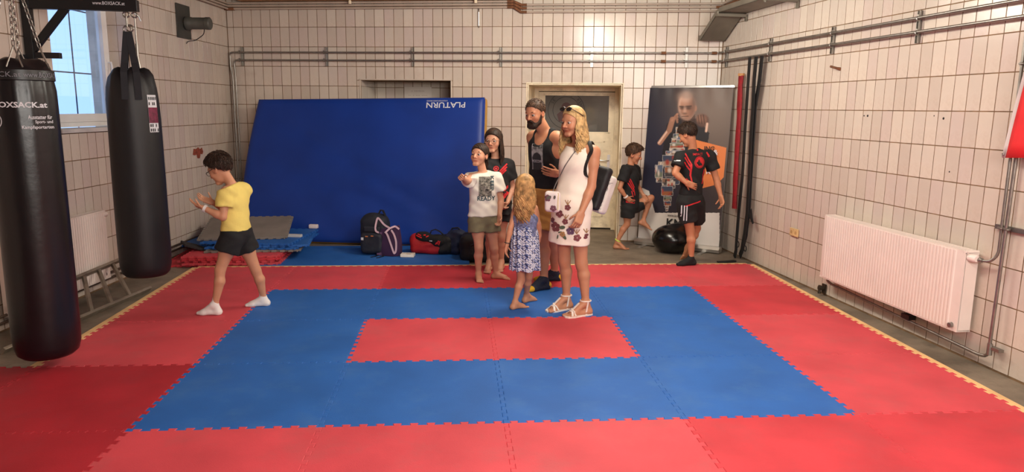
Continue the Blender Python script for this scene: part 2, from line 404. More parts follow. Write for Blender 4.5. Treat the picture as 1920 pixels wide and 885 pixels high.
# ------------------------------------------------------------------ window, door
wn = thing('window_1', None, None, P('left', 3.19, WINDOW[2], -.2)); wn['kind'] = 'structure'
def wframe(s0, s1, z0, z1, t, o0, o1, name, m, par):
    b = MB()
    slab(b, 'left', s0, s1, z0, z0+t, o0, o1); slab(b, 'left', s0, s1, z1-t, z1, o0, o1)
    slab(b, 'left', s0, s0+t, z0+t, z1-t, o0, o1); slab(b, 'left', s1-t, s1, z0+t, z1-t, o0, o1)
    return b.build(name, m, par)
m_pvc = mat('white_window_plastic', (232, 232, 232), .35, var=.02)
wframe(WINDOW[0], WINDOW[1], WINDOW[2]+.045, WINDOW[3], .045, -.27, -.2, 'frame', m_pvc, wn)
wframe(WINDOW[0]+.045, WINDOW[1]-.045, WINDOW[2]+.09, WINDOW[3]-.045, .075, -.25, -.185, 'sash', m_pvc, wn)
b = MB(); slab(b, 'left', WINDOW[0]+.1, WINDOW[1]-.1, WINDOW[2]+.14, WINDOW[3]-.1, -.223, -.217); b.build('pane', m_glass, wn)
b = MB(); slab(b, 'left', WINDOW[0]+.065, WINDOW[0]+.095, 2.06, 2.16, -.185, -.176)
b.tube([P('left', WINDOW[0]+.08, 2.13, -.18), P('left', WINDOW[0]+.08, 2.13, -.145), P('left', WINDOW[0]+.08, 2.10, -.14), P('left', WINDOW[0]+.08, 1.99, -.14)], .011, 8)
b.build('handle', m_pvc, wn, smooth=40)
sl = MB(); slab(sl, 'left', WINDOW[0]+.004, WINDOW[1]-.004, WINDOW[2]+.005, WINDOW[2]+.04, -.2, .03)
sl.build('window_sill', mat('sill_stone', (196, 192, 190), .4, var=.08), wn, bevel=.004)
# bars outside the panes and the thick outer wall of the light shaft
gb = MB()
for s in (2.83, 3.32): gb.tube([P('left', s, 1.45, -.42), P('left', s, 3.0, -.42)], .007, 6)
for z in (2.02, 2.62): gb.tube([P('left', 2.4, z, -.42), P('left', 4.0, z, -.42)], .007, 6)
gb.build('window_grille', mat('grille_iron', (70, 80, 90), .6), wn, kind='stuff')
oj = MB(); slab(oj, 'left', WINDOW[0]-.06, WINDOW[0]+.006, 1.2, 3.1, -.40, -.275); slab(oj, 'left', WINDOW[0], WINDOW[1], 1.40, WINDOW[2]+.02, -.40, -.275)
oj.build('trim_2', mat('outer_plaster', (214, 200, 186), .9, var=.08), kind='structure', loc=(0, 0, 0))
sh = MB(); slab(sh, 'left', 1.0, 5.2, .9, 1.3, -1.75, -1.65)
sh.build('wall_shaft', mat('shaft_render', (222, 226, 230), .9, var=.06, vscale=2), kind='structure', loc=(0, 0, 0))

dr = thing('door_1', None, None, P('back', 4.68, 0, -1.0)); dr['kind'] = 'structure'
s0, s1, _, z1 = DOORWAY
b = MB()
for a, c in ((s0, s0+.07), (s1-.07, s1)): slab(b, 'back', a, c, 0, z1, -1.02, -.9)
slab(b, 'back', s0+.07, s1-.07, z1-.07, z1, -1.02, -.9); b.build('frame', m_cream, dr, bevel=.004)
b = MB(); dz = 1.40; ds0, ds1 = s0+.07, s1-.07; DL = s0+.16; DRt = s1-.15
slab(b, 'back', ds0, ds1, .02, dz, -1.0, -.95); slab(b, 'back', ds0, DL, dz, z1-.08, -1.0, -.95)
slab(b, 'back', DRt, ds1, dz, z1-.08, -1.0, -.95); slab(b, 'back', DL, DRt, z1-.13, z1-.08, -1.0, -.95)
leaf = b.build('leaf', m_cream, dr)
b = MB()
def molding(b, a, c, z0, z1_, t=.018, o=-.95):
    slab(b, 'back', a, c, z0, z0+t, o, o+.008); slab(b, 'back', a, c, z1_-t, z1_, o, o+.008); slab(b, 'back', a, a+t, z0, z1_, o, o+.008); slab(b, 'back', c-t, c, z0, z1_, o, o+.008)
molding(b, ds0+.12, ds1-.12, .18, .62); molding(b, ds0+.12, ds1-.12, .72, 1.27); b.build('panel_moulding', m_cream, dr)
b = MB(); slab(b, 'back', DL, DRt, dz, z1-.13, -.985, -.97); b.build('glass_pane', m_dkglass, dr)
b = MB(); molding(b, DL-.02, DRt+.02, dz-.02, z1-.11, .02); b.build('glazing_bead', m_cream, dr)
b = MB(); hs = ds1-.06
slab(b, 'back', hs-.02, hs+.02, .86, 1.08, -.95, -.943)
b.tube([P('back', hs, 1.0, -.945), P('back', hs, 1.0, -.9), P('back', hs-.03, 1.0, -.89), P('back', hs-.13, 1.0, -.89)], .01, 8)
b.build('handle', m_alu, dr, smooth=40)
# round printed sign on the door glass
sg = MB(); so = P('back', DL+.30, 1.70, -.966); su = eB
for r0, r1 in ((.185, .192), (.255, .262)):
    V, Fs = disc_polys(r0, r1, 40); sg.add([so+su*a+Z3*c for a, c in V if True], Fs)
for i, ch in enumerate("  SE   LIKE  KEN "):
    if ch == ' ': continue
    ang = PI*.95-i*PI*.9/16
    V, Fs = fit_text(ch, None, .042)
    ca, sa = math.cos(ang-PI/2), math.sin(ang-PI/2)
    sg.add([so+su*(.223*math.cos(ang)+a*ca-c*sa)+Z3*(.223*math.sin(ang)+a*sa+c*ca) for a, c in V], Fs)
sg.build('window_print', mat('dark_window_print', (30, 28, 30), .6), dr, label='faint round printed emblem with lettering', kind='stuff')
fg = MB()
V, Fs = disc_polys(0.0, .07, 14, 0, .04); fg.add([so+su*a+Z3*c for a, c in V], Fs)
fg.add([so+su*a+Z3*c for a, c in [(-.1, -.16), (.1, -.16), (.12, -.05), (.05, .0), (-.06, 0), (-.13, -.06)]], [(0, 1, 2, 3, 4, 5)])
fg.build('emblem_figure', mat('dark_red_print', (74, 44, 44), .6), dr, kind='stuff')
lin_ = MB(); slab(lin_, 'back', s0-.02, s1+.02, z1+.004, z1+.016, 0, .012)
for a in (s0-.014, s1+.014): slab(lin_, 'back', a-.006, a+.006, .01, z1+.01, 0, .012)
lin_.build('trim_3', m_cream, kind='structure', loc=(0, 0, 0))
jb = MB(); slab(jb, 'back', s0-.004, s0+.012, 0, z1, -.9, -.002); slab(jb, 'back', s1-.012, s1+.004, 0, z1, -.9, -.002); slab(jb, 'back', s0, s1, z1-.012, z1+.004, -.9, -.002)
jb.build('trim_4', m_cream, kind='structure', loc=(0, 0, 0))
# notice hanging in the tiled niche
pp = MB(); slab(pp, 'back', 2.27, 2.66, 1.55, 2.0, -.592, -.588)
nt_ = pp.build('paper_notice', mat('paper', (214, 202, 192), .8, var=.03), label='white paper notice stuck to the tiles of the niche above the crash mat', cat='notice')
tx = MB(); u_, v_ = -eB, -Z3
rl = random.Random(2)
for z, h, n_ in ((1.945, .02, 9), (1.885, .014, 13), (1.80, .012, 6)):
    for k_ in range(n_):
        if rl.random() < .2: continue
        x_ = 2.465+(k_-n_/2+.5)*.021; slab(tx, 'back', x_-.007, x_+.007, z-h/2*rl.uniform(.6, 1), z+h/2*rl.uniform(.6, 1), -.5865, -.586)
tx.build('printed_lines', mat('grey_ink', (190, 174, 166), .8), nt_, kind='stuff')

# ------------------------------------------------------------------ pipes and conduits
def clampset(name, wl, s, z0, z1, zs, label, group):
    t = thing(name, label, 'pipe bracket', P(wl, s, z0, .01), group)
    b = MB(); slab(b, wl, s-.016, s+.016, z0, z1, .009, .014); slab(b, wl, s-.016, s-.012, z0, z1, .009, .03); slab(b, wl, s+.012, s+.016, z0, z1, .009, .03)
    b.build('rail', m_steel, t)
    for z in zs:
        b = MB(); b.torus(P(wl, s-.03*(1 if wl == 'back' else -1), z, .05), .016, .006, (Z3, WALL[wl][2], WALL[wl][1]), 12, 6)
        b.box(P(wl, s-.03*(1 if wl == 'back' else -1), z+.022, .05), (.016, .014, .014), (WALL[wl][1], WALL[wl][2], Z3))
        b.box(P(wl, s, z, .03), (.06, .04, .012), (WALL[wl][1], WALL[wl][2], Z3)); b.build('clamp', m_steel, t, smooth=40)
BS = (.209, 1.388, 2.557, 3.721, 4.887, 6.065)
for i, s in enumerate(BS):
    clampset('pipe_bracket', 'back', s, 2.248, 2.492, (2.422, 2.32), 'zinc bracket with two clamps on the back wall, %s counted from the left corner' % ('first', 'second', 'third', 'fourth', 'fifth', 'sixth')[i], 'brackets of the pipes on the back wall')
for i, s in enumerate((.162, 1.262, 2.431, 3.578)):
    clampset('pipe_bracket', 'right', s, 2.248, 2.49, (2.427, 2.322), 'zinc bracket with two clamps on the right wall, %s counted from the back corner' % ('first', 'second', 'third', 'fourth')[i], 'brackets of the pipes on the right wall')
def bend(pts, r=.05, n=4):
    pts = [np.asarray(p, float) for p in pts]; out = [pts[0]]
    for a, p, c in zip(pts[:-2], pts[1:-1], pts[2:]):
        d0 = nrmz(a-p); d1 = nrmz(c-p)
        for k in range(n+1):
            t = k/n; out.append((p+d0*r)*(1-t)**2+p*2*t*(1-t)+(p+d1*r)*t*t)
    return out+[pts[-1]]
t = thing('pipe', 'upper of the two thin grey pipes crossing the back wall', 'pipe', P('back', 3, 2.42, .05))
b = MB(); b.tube(bend([P('back', LB-.06, 2.422, .05), P('back', .045, 2.422, .05), P('back', .045, 2.22, .05), P('back', .07, 2.12, .05), P('back', .07, .05, .05)]), .0115, 8); b.build('pipe_tube', m_steel, t, smooth=60)
for s in (5.78, 6.40): b = MB(); b.tube([P('back', s-.03, 2.422, .05), P('back', s+.03, 2.422, .05)], .018, 8); b.build('coupling', m_rust, t, smooth=60)
t = thing('pipe', 'lower of the two thin grey pipes crossing the back wall', 'pipe', P('back', 3, 2.32, .05))
b = MB(); b.tube(bend([P('back', LB-.06, 2.32, .05), P('back', .10, 2.32, .05), P('back', .11, 2.12, .05), P('back', .115, .05, .05)]), .0115, 8); b.build('pipe_tube', m_steel, t, smooth=60)
for s in (5.78, 6.40): b = MB(); b.tube([P('back', s-.03, 2.32, .05), P('back', s+.03, 2.32, .05)], .018, 8); b.build('coupling', m_rust, t, smooth=60)
for z, nm in ((2.427, 'upper'), (2.322, 'lower')):
    b = MB(); b.tube(bend([P('back', LB-.055, z, .05), P('right', .05, z, .05), P('right', 6.5, z+.01, .05)], .02), .0125, 8)
    b.build('pipe', m_steel, smooth=60, label='%s of the two thin grey pipes along the right wall' % nm, cat='pipe')
# conduits under the ceiling
m_cond = mat('painted_conduit', (176, 160, 146), .5, var=.05)
for i, (zl, zr) in enumerate(((3.055, 3.012), (3.02, 2.972), (2.985, 2.925))):
    t = thing('conduit', '%s of three painted conduits below the ceiling of the back wall' % ('top', 'middle', 'lowest')[i], 'conduit', P('back', 3, zl, .06), 'conduits below the ceiling')
    b = MB(); b.tube(bend([P('left', 5.5, zl, .05+.01*i), P('left', .06, zl, .05), P('back', .06, zl, .05), P('back', 3.83, zl, .05)], .02), .014, 8); b.build('conduit_tube', m_cond, t, smooth=60)
    b = MB(); b.tube(bend([P('back', 4.02, zr, .05), P('back', LB-.08, zr, .05)], .03), .014, 8); b.build('conduit_tube', m_cond, t, smooth=60)
    b = MB(); b.tube([P('back', 3.8, zl, .05), P('back', 3.88, zl, .05), P('back', 3.98, zr, .05), P('back', 4.05, zr, .05)], .017, 8); b.build('connector', m_rust, t, label='rusty red connector')
    b = MB(); b.tube(bend([P('back', LB-.12, zr, .05), P('back', LB-.06, zr, .05), P('right', .06, zr, .05), P('right', .5, zr+.03, .05)], .02), .016, 8); b.build('connector', m_rust if i == 1 else m_cond, t)
b = MB(); slab(b, 'back', .01, .14, 2.965, 3.0, .03, .07); b.build('junction_cap', m_rust, label='small rusty red cap where the ceiling conduits meet the left corner', cat='fitting')
b = MB(); slab(b, 'back', .25, 3.85, 3.075, CEIL-.002, .02, .18); b.build('trim_5', mat('ceiling_board', (170, 130, 92), .7, var=.1), kind='structure', loc=(0, 0, 0))
for s in (1.75, 3.4):
    b = MB(); b.lathe([(.02, 0), (.022, .03), (.012, .05)], P('back', s, 3.03, .1), 10); b.build('screw_hook', m_cream, label='small pale screw cap hanging under the ceiling board, %s one' % ('left' if s < 2 else 'right'), cat='fitting', smooth=40)
b = MB(); b.tube([P('back', 3.43, 2.98, .02), P('back', 3.43, 2.93, .035), P('back', 3.43, 2.76, .03), P('back', 3.43, 2.74, .015)], .008, 6)
b.build('hanger_strap', m_alu, label='thin bright metal strap on the back wall near the ceiling', cat='strap')
# cable tray along the right wall
t = thing('cable_tray', 'grey metal cable tray high on the right wall with a sloped end', 'cable tray', P('right', .1, 2.5, .2))
prof = [(.03, 2.565), (.09, 2.565), (.50, 2.795), (.62, 2.83), (6.4, 2.86)]
b = MB()
for o0, o1, dz0, dz1 in ((.02, .34, 0, .008), (.332, .34, 0, .06), (.02, .028, 0, .06)):
    b.loft([[P('right', s, z+dz0, o0), P('right', s, z+dz0, o1), P('right', s, z+dz1, o1), P('right', s, z+dz1, o0)] for s, z in prof])
b.build('tray', m_grey_tin, t)
for s in (.62, 1.75, 2.9):
    b = MB(); b.box(P('right', s, 2.80 if s < 1 else 2.815, .19), (.05, .36, .03), (eR, nR, Z3)); b.box(P('right', s, 2.775, .018), (.05, .012, .07), (eR, nR, Z3))
    b.lathe([(.012, 0), (.012, .05)], P('right', s, 2.79, .36), 8); b.build('bracket_arm', m_grey_tin, t)

# ------------------------------------------------------------------ right wall: radiator, pipes, socket, hook, flag
def radiator(wl, s0, s1, z0, z1, off, dep, label, valve_s):
    t = thing('radiator', label, 'radiator', P(wl, (s0+s1)/2, z0, off))
    b = MB(); n = int((s1-s0-.08)/.0333); top = [];
    pts = [(s0, off+dep-.01)]
    for k in range(n):
        a = s0+.04+k*.0333
        pts += [(a, off+dep-.008), (a+.008, off+dep), (a+.022, off+dep), (a+.03, off+dep-.008)]
    pts += [(s1, off+dep-.01)]
    R_ = [[P(wl, s, z, o) for s, o in pts]+[P(wl, s1, z, off+dep-.022), P(wl, s0, z, off+dep-.022)] for z in (z0+.012, z0+.03, z1-.03, z1-.012)]
    b.loft(R_); b.build('front_panel', m_white, t, smooth=25)
    for q in (s0, s1-.012): b = MB(); slab(b, wl, q, q+.012, z0, z1, off, off+dep-.012); b.build('side_panel', m_white, t, bevel=.003)
    b = MB(); slab(b, wl, s0, s1, z0, z0+.012, off, off+dep-.006); slab(b, wl, s0+.012, s1-.012, z0, z1-.03, off, off+.014); b.build('back_panel', m_white, t)
    b = MB(); m_ = int((s1-s0)/.03)
    for a in (off+.004, off+dep-.02): slab(b, wl, s0+.012, s1-.012, z1-.012, z1-.002, a, a+.012)
    for k in range(m_): slab(b, wl, s0+.03+k*.03, s0+.045+k*.03, z1-.011, z1-.004, off+.012, off+dep-.016)
    b.build('top_grille', m_white, t, kind='stuff')
    b = MB()
    for k in range(m_): slab(b, wl, s0+.03+k*.03, s0+.043+k*.03, z1-.021, z1-.015, off+dep-.0125, off+dep-.0095)
    b.build('vent_slots', mat('shadow_grey', (150, 138, 132), .7), t, kind='stuff')  # raised strips, the shade of the slots is put into their grey
    sg_ = 1 if valve_s > (s0+s1)/2 else -1
    b = MB(); zc = z1-.045
    e = WALL[wl][1]*sg_
    b.lathe([(.012, -.02), (.018, .0), (.027, .005), (.027, .06), (.02, .07)], P(wl, valve_s, zc, off+dep*.55)+WALL[wl][2]*.01, 14, (Z3, np.cross(e, Z3), e))
    b.build('thermostat_knob', m_white, t, smooth=40)
    b = MB(); b.lathe([(.014, 0), (.016, .004), (.009, .008)], P(wl, valve_s-.045*sg_, z0+.045, off+dep-.008), 12, (WALL[wl][1], Z3, WALL[wl][2])); b.build('drain_plug', m_steel, t, smooth=40)
    return t
RR = radiator('right', 2.745, 4.455, .215, .795, .035, .115, 'wide ribbed white radiator on the right wall beside the red mats', 4.455)
b = MB(); b.lathe([(.018, 0), (.018, .02), (.012, .022)], P('right', 4.41, .255, .145), 12, (eR, Z3, nR)); b.build('end_cap', m_steel, RR, smooth=40)
LR = radiator('left', 3.42, 4.75, .12, .76, .03, .085, 'ribbed white radiator on the left wall between the punch bags', 3.45)
t = thing('heating_pipe', 'grey heating riser on the right wall bending into the radiator valve', 'pipe', P('right', 4.6, .3, .05))
b = MB(); b.tube(bend([P('right', 4.62, 2.6, .05), P('right', 4.63, .80, .05), P('right', 4.60, .745, .08), P('right', 4.51, .745, .09)], .035), .010, 8); b.build('pipe_tube', m_steel, t, smooth=60)
b = MB(); b.lathe([(.018, 0), (.02, .02), (.014, .04)], P('right', 4.51, .745, .09), 10, (Z3, nR, eR)); b.build('pipe_fitting', m_steel, t, smooth=40)
t = thing('heating_pipe', 'grey heating return running under the right radiator and up the wall', 'pipe', P('right', 3.6, .1, .05))
b = MB(); b.tube(bend([P('right', 4.69, 2.6, .055), P('right', 4.66, .11, .055), P('right', 4.60, .095, .06), P('right', 2.80, .16, .07), P('right', 2.765, .19, .08), P('right', 2.765, .225, .08)], .04), .0115, 8); b.build('pipe_tube', m_steel, t, smooth=60)
b = MB(); b.tube([P('right', 4.665, .12, .055), P('right', 4.664, .2, .055)], .017, 8); b.box(P('right', 4.70, .17, .04), (.09, .04, .02), (eR, nR, Z3)); b.build('pipe_fitting', m_steel, t, smooth=40)
b = MB(); b.box(P('right', 3.85, .15, .05), (.09, .06, .035), (eR, nR, Z3)); b.tube([P('right', 3.85, .15, .02), P('right', 3.85, .15, .06)], .02, 8); b.build('pipe_clip', m_black_paint, t)
t = thing('pipe_bracket', 'zinc bracket with clamps holding the heating pipes right of the radiator', 'pipe bracket', P('right', 4.66, .98, .02))
b = MB(); slab(b, 'right', 4.55, 5.1, .965, .995, .009, .03); b.build('rail', m_steel, t)
for s in (4.625, 4.675): b = MB(); b.torus(P('right', s, .98, .052), .016, .007, (eR, nR, Z3), 12, 6); b.build('clamp', m_steel, t, smooth=40)
t = thing('pipe_bracket', 'small clamp holding the heating pipes high at the right edge', 'pipe bracket', P('right', 4.65, 2.03, .02))
b = MB(); slab(b, 'right', 4.58, 4.75, 2.02, 2.05, .009, .03); b.build('rail', m_steel, t)
b = MB(); b.torus(P('right', 4.627, 2.035, .052), .016, .007, (eR, nR, Z3), 12, 6); b.build('clamp', m_steel, t, smooth=40)
m_sock = mat('cream_plastic', (214, 184, 132), .4)
t = thing('wall_socket', 'small cream double socket on the right wall between the hanging belts and the radiator', 'socket', P('right', 2.03, .5, .01))
for s in (1.985, 2.065): b = MB(); slab(b, 'right', s-.037, s+.037, .465, .545, .009, .024); b.build('cover', m_sock, t, bevel=.005); b = MB(); b.lathe([(.018, 0), (.018, .001), (.0, .0012)], P('right', s, .505, .0242), 12, (eR, Z3, nR)); b.build('socket_well', mat('cream_shadow', (186, 152, 104), .5), t)  # each well is a flat disc with the recess shade painted into its cream
b = MB(); b.tube(bend([P('right', 2.56, 2.105, .0), P('right', 2.56, 2.115, .05), P('right', 2.50, 2.13, .06)], .02), [.016]+[.011]*6+[.009], 8); b.build('wall_hook', m_rust, label='short rusty hook sticking out of the right wall tiles', cat='hook', smooth=60)
b = MB(); slab(b, 'right', 2.60, 2.66, .02, .11, .0092, .02); b.tube([P('right', 2.63, .07, .02), P('right', 2.63, .075, .07)], .022, 8); b.tube([P('right', 2.63, .02, .06), P('right', 2.63, .10, .06)], .014, 8)
b.build('pipe_valve', mat('old_brass', (70, 62, 52), .5, .6), label='small dark valve low on the right wall beside the radiator', cat='valve', smooth=30)
# flag hanging at the right edge
m_flag_r = mat('red_flag_cloth', (214, 30, 36), .7, var=.05); m_flag_w = mat('white_flag_cloth', (222, 208, 206), .7, var=.03)
def cloth(mb, pt, us, vs_, th=.004):
    F_ = []; nU, nV = len(us), len(vs_)
    for off in (0, th): F_ += [pt(u, v, off) for u in us for v in vs_]
    Q = []
    for i in range(nU-1):
        for j in range(nV-1):
            a, b_, c, d = i*nV+j, (i+1)*nV+j, (i+1)*nV+j+1, i*nV+j+1
            Q += [(a, b_, c, d), tuple(x+nU*nV for x in (d, c, b_, a))]
    rim = [i*nV for i in range(nU)]+[(nU-1)*nV+j for j in range(1, nV)]+[i*nV+nV-1 for i in range(nU-2, -1, -1)]+[j for j in range(nV-2, 0, -1)]
    for a, c in zip(rim, rim[1:]+rim[:1]): Q.append((c, a, a+nU*nV, c+nU*nV))
    return mb.add(F_, Q)
t = thing('flag', 'red flag with white edge hanging at the right end of the right wall', 'flag', P('right', 4.75, 1.45, .1))
zt = lambda u: 1.45+u*.02
def fpt(u0, u1):
    def f(u, v, o):
        s = 4.615+(u0+(u1-u0)*u)+.19*v; z = 1.44+.95*v+.07*(u0+(u1-u0)*u)
        return P('right', s, z, .10+.02*math.sin(9*u+3*v)+o)
    return f
b = MB(); cloth(b, fpt(0, .03), np.linspace(0, 1, 3), np.linspace(0, 1, 12)); b.build('white_band', m_flag_w, t, smooth=True)
b = MB(); cloth(b, fpt(.03, .75), np.linspace(0, 1, 20), np.linspace(0, 1, 12)); b.build('red_field', m_flag_r, t, smooth=True)
b = MB(); b.torus(P('right', 4.63, 1.462, .112), .008, .003, (eR, Z3, nR), 10, 5); b.build('eyelet', m_steel, t)

# ------------------------------------------------------------------ left wall: plate with motor, base pipes, ladder
t = thing('wall_fan', 'dark grey plate with a stubby horizontal cylinder high on the left wall', 'wall fixture', P('left', 1.3, 2.5, .02))
b = MB(); slab(b, 'left', 1.16, 1.50, 2.485, 2.865, .0092, .022); b.build('back_plate', m_grey_tin if 0 else mat('dark_grey_paint', (62, 62, 58), .6, var=.1), t)
b = MB(); b.lathe([(.062, 0), (.078, .02), (.075, .06), (.068, .07), (.068, .24), (.072, .245), (.072, .29), (.06, .30), (.0, .301)], P('left', 1.30, 2.66, .02), 20, (eL, Z3, nL)); b.build('cylinder_housing', mat('dark_grey_paint2', (76, 76, 70), .5, var=.08), t, smooth=35)
b = MB(); b.tube(bend([P('left', 1.27, 2.60, .23), P('left', 1.25, 2.54, .21), P('left', 1.24, 2.47, .1), P('left', 1.28, 2.46, .03), P('left', 1.30, 2.43, .02)], .03), .005, 6); b.build('cable', m_black_paint, t)
for z, nm in ((.155, 'upper'), (.105, 'lower')):
    b = MB(); b.tube([P('left', .05, z, .05), P('left', 6.3, z-.02, .05)], .0115, 8); b.build('heating_pipe', mat('old_pipe', (84, 70, 60), .6, .3), label='%s of two thin heating pipes along the foot of the left wall' % nm, cat='pipe', smooth=60)
# ladder leaning flat along the left wall
t = thing('ladder', 'aluminium ladder lying on edge along the left wall below the radiator', 'ladder', onz(200, 575, 0))
lo1, lo0 = onz(281, 541, .03), onz(128, 606, .03); lo0 = lo0+(lo0-lo1)*.6; up1, up0 = onw('left', 228, 486, .155), onw('left', 120, 531, .155); up0 = up0+(up0-up1)*.7
print('ladder', lo0, lo1, up0, up1)
for p, q in ((lo0, lo1), (up0, up1)):
    b = MB(); d = nrmz(q-p); sd = nrmz(np.cross(d, Z3)); sp = nrmz(up0-lo0); sp = nrmz(sp-d*(sp@d)); b.box((p+q)/2, (np.linalg.norm(q-p), .055, .025), (d, np.cross(sp, d), sp)); b.build('rail', m_ladder, t, bevel=.004)
for k in range(6):
    f_ = .07+k*.148; p = lo0+(lo1-lo0)*(f_+.02); q = up0+(up1-up0)*(f_+.08)
    b = MB(); d = nrmz(q-p); ln = nrmz(lo1-lo0); ln = nrmz(ln-d*(ln@d)); b.box((p+q)/2, (np.linalg.norm(q-p)-.02, .03, .028), (d, ln, np.cross(d, ln))); b.build('rung', m_ladder, t, bevel=.004)

# ------------------------------------------------------------------ foam mat floor
def edge_line(phase, n=11, depth=.026):
    """dovetail teeth along a unit edge: list of (t, d), d>0 to the left of travel"""
    pts = []; p = 1/n
    for k in range(n):
        c = (k+.5)*p; sgn = 1
        pts += [(c-.20*p, -depth/2), (c-.27*p, depth/2), (c+.27*p, depth/2), (c+.20*p, -depth/2)]
    return [(0, -depth/2)]+pts+[(1, -depth/2)]
EL = edge_line(0)
def tile_poly(x, y, sides):
    """sides: per edge 0 straight, 1 teeth; corners (x,y)-(x+1,y+1), ccw; neighbours share the very same line"""
    out = []
    def add(seq): out.extend(seq[:-1])
    # bottom edge: travel +x, line offset d along +y
    def hor(yy, s): return [(x+t, yy+(d if s else 0)) for t, d in EL]
    def ver(xx, s): return [(xx+(d if s else 0), y+t) for t, d in EL]
    b_ = hor(y, sides[0]) if sides[0] else [(x, y), (x+1, y)]
    r_ = ver(x+1, sides[1]) if sides[1] else [(x+1, y), (x+1, y+1)]
    t_ = hor(y+1, sides[2]) if sides[2] else [(x, y+1), (x+1, y+1)]
    l_ = ver(x, sides[3]) if sides[3] else [(x, y), (x, y+1)]
    def cut(seq, first, lastt):   # drop end points that the neighbours' offsets would cross
        return seq
    b_ = b_[1:-1] if sides[0] else []; r_ = r_[1:-1] if sides[1] else []; t_ = t_[1:-1] if sides[2] else []; l_ = l_[1:-1] if sides[3] else []
    dd = .013
    def c(cx_, cy_, sv, sh): return [(cx_-(dd if sv else 0), cy_-(dd if sh else 0))]
    return c(x, y, sides[3], sides[0])+b_+c(x+1, y, sides[1], sides[0])+r_+c(x+1, y+1, sides[1], sides[2])+t_[::-1]+c(x, y+1, sides[3], sides[2])+l_[::-1]
def foam(name, poly, z0, z1, m, parent=None, gap=.0008, chamfer=.003, T=None, **kw):
    bm = bmesh.new()
    vs0 = [bm.verts.new((p[0], p[1], z1)) for p in poly]
    f_ = bm.faces.new(vs0)
    if f_.calc_area() and f_.normal.z < 0: f_.normal_flip()
    bm.normal_update()
    if f_.normal.z < 0: bmesh.ops.reverse_faces(bm, faces=[f_])
    r = bmesh.ops.extrude_face_region(bm, geom=[f_]); nv = [e for e in r['geom'] if isinstance(e, bmesh.types.BMVert)]
    for v in nv: v.co.z = z0
    bm.normal_update()
    top = [g for g in bm.faces if abs(g.normal.z) > .9 and all(abs(v.co.z-z1) < 1e-6 for v in g.verts)]
    bmesh.ops.inset_region(bm, faces=top, thickness=chamfer, depth=0, use_even_offset=True)
    for g in bm.faces:
        pass
    bm.verts.ensure_lookup_table()
    topf = max((g for g in bm.faces if all(abs(v.co.z-z1) < 1e-6 for v in g.verts)), key=lambda g: len(g.verts))
    inner = set(v for v in topf.verts)
    for v in bm.verts:
        if v not in inner and abs(v.co.z-z1) < 1e-6: v.co.z = z1-chamfer
    if T is not None: bm.transform(T)
    bmesh.ops.recalc_face_normals(bm, faces=bm.faces[:])
    me = bpy.data.meshes.new(name); bm.to_mesh(me); bm.free()
    if parent is not None:
        l = wloc(parent); me.transform(Matrix.Translation((-l[0], -l[1], -l[2])))
        return finish(name, me, m, parent, recalc=False, **kw)
    V = np.array([v.co for v in me.vertices]); off = A(V[:, 0].mean(), V[:, 1].mean(), V[:, 2].min())
    me.transform(Matrix.Translation((-off).tolist()))
    return finish(name, me, m, None, off, recalc=False, **kw)
MT = .03
mf = thing('foam_mat_floor', 'red and blue interlocking foam mat floor in nested rectangles, edged in beige', 'mat floor', (0, 1, 0))
lay = ['RRRRRR', 'RBBBBR', 'RBRRBR', 'RBBBBR', 'RRRRRR', 'RRRRRR', 'RRRRRR']
deep = {(0, 3), (0, 4), (-1, 3), (-1, 4), (5, 1), (2, 0), (3, 0), (5, 4), (4, 4)}
for j, row in enumerate(lay):
    for i in range(-1, 6):
        if i < 0 and j < 3: continue
        if i == -1 and j >= 3: colr = 'R'
        else: colr = row[i]
        x, y = i-3, 3-j
        left = 1 if (i > 0 or (i == 0)) else 0
        sides = (1 if j < len(lay)-1 else 0, 1, 1, left)
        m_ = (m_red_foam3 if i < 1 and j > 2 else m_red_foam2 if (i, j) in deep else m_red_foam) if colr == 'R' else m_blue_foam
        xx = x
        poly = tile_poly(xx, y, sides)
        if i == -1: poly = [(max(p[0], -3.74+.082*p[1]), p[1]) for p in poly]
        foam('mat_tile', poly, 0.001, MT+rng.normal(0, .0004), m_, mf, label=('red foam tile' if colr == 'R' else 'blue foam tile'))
def edge_strip(x, y, horizontal, wd):
    L_ = EL[1:-1]
    if horizontal: poly = [(x-.013, y-.013)]+[(x+t, y+d) for t, d in L_]+[(x+1-.013, y-.013), (x+1-.013, y+wd), (x-.013, y+wd)]
    else: poly = [(x-.013, y-.013)]+[(x+d, y+t) for t, d in L_]+[(x-.013, y+1-.013), (x+wd, y+1-.013), (x+wd, y-.013)]
    return poly
for i in range(6): foam('edge_strip', edge_strip(i-3, 4, True, .045), .001, MT-.001, m_beige_foam, mf, label='beige toothed edge strip')
for j in range(3): foam('edge_strip', edge_strip(-3, 3-j, False, -.06), .001, MT-.001, m_beige_foam, mf, label='beige toothed edge strip')
for j in range(6): foam('edge_strip', edge_strip(3, 3-j, False, .055), .001, MT-.001, m_beige_foam, mf, label='beige toothed edge strip')
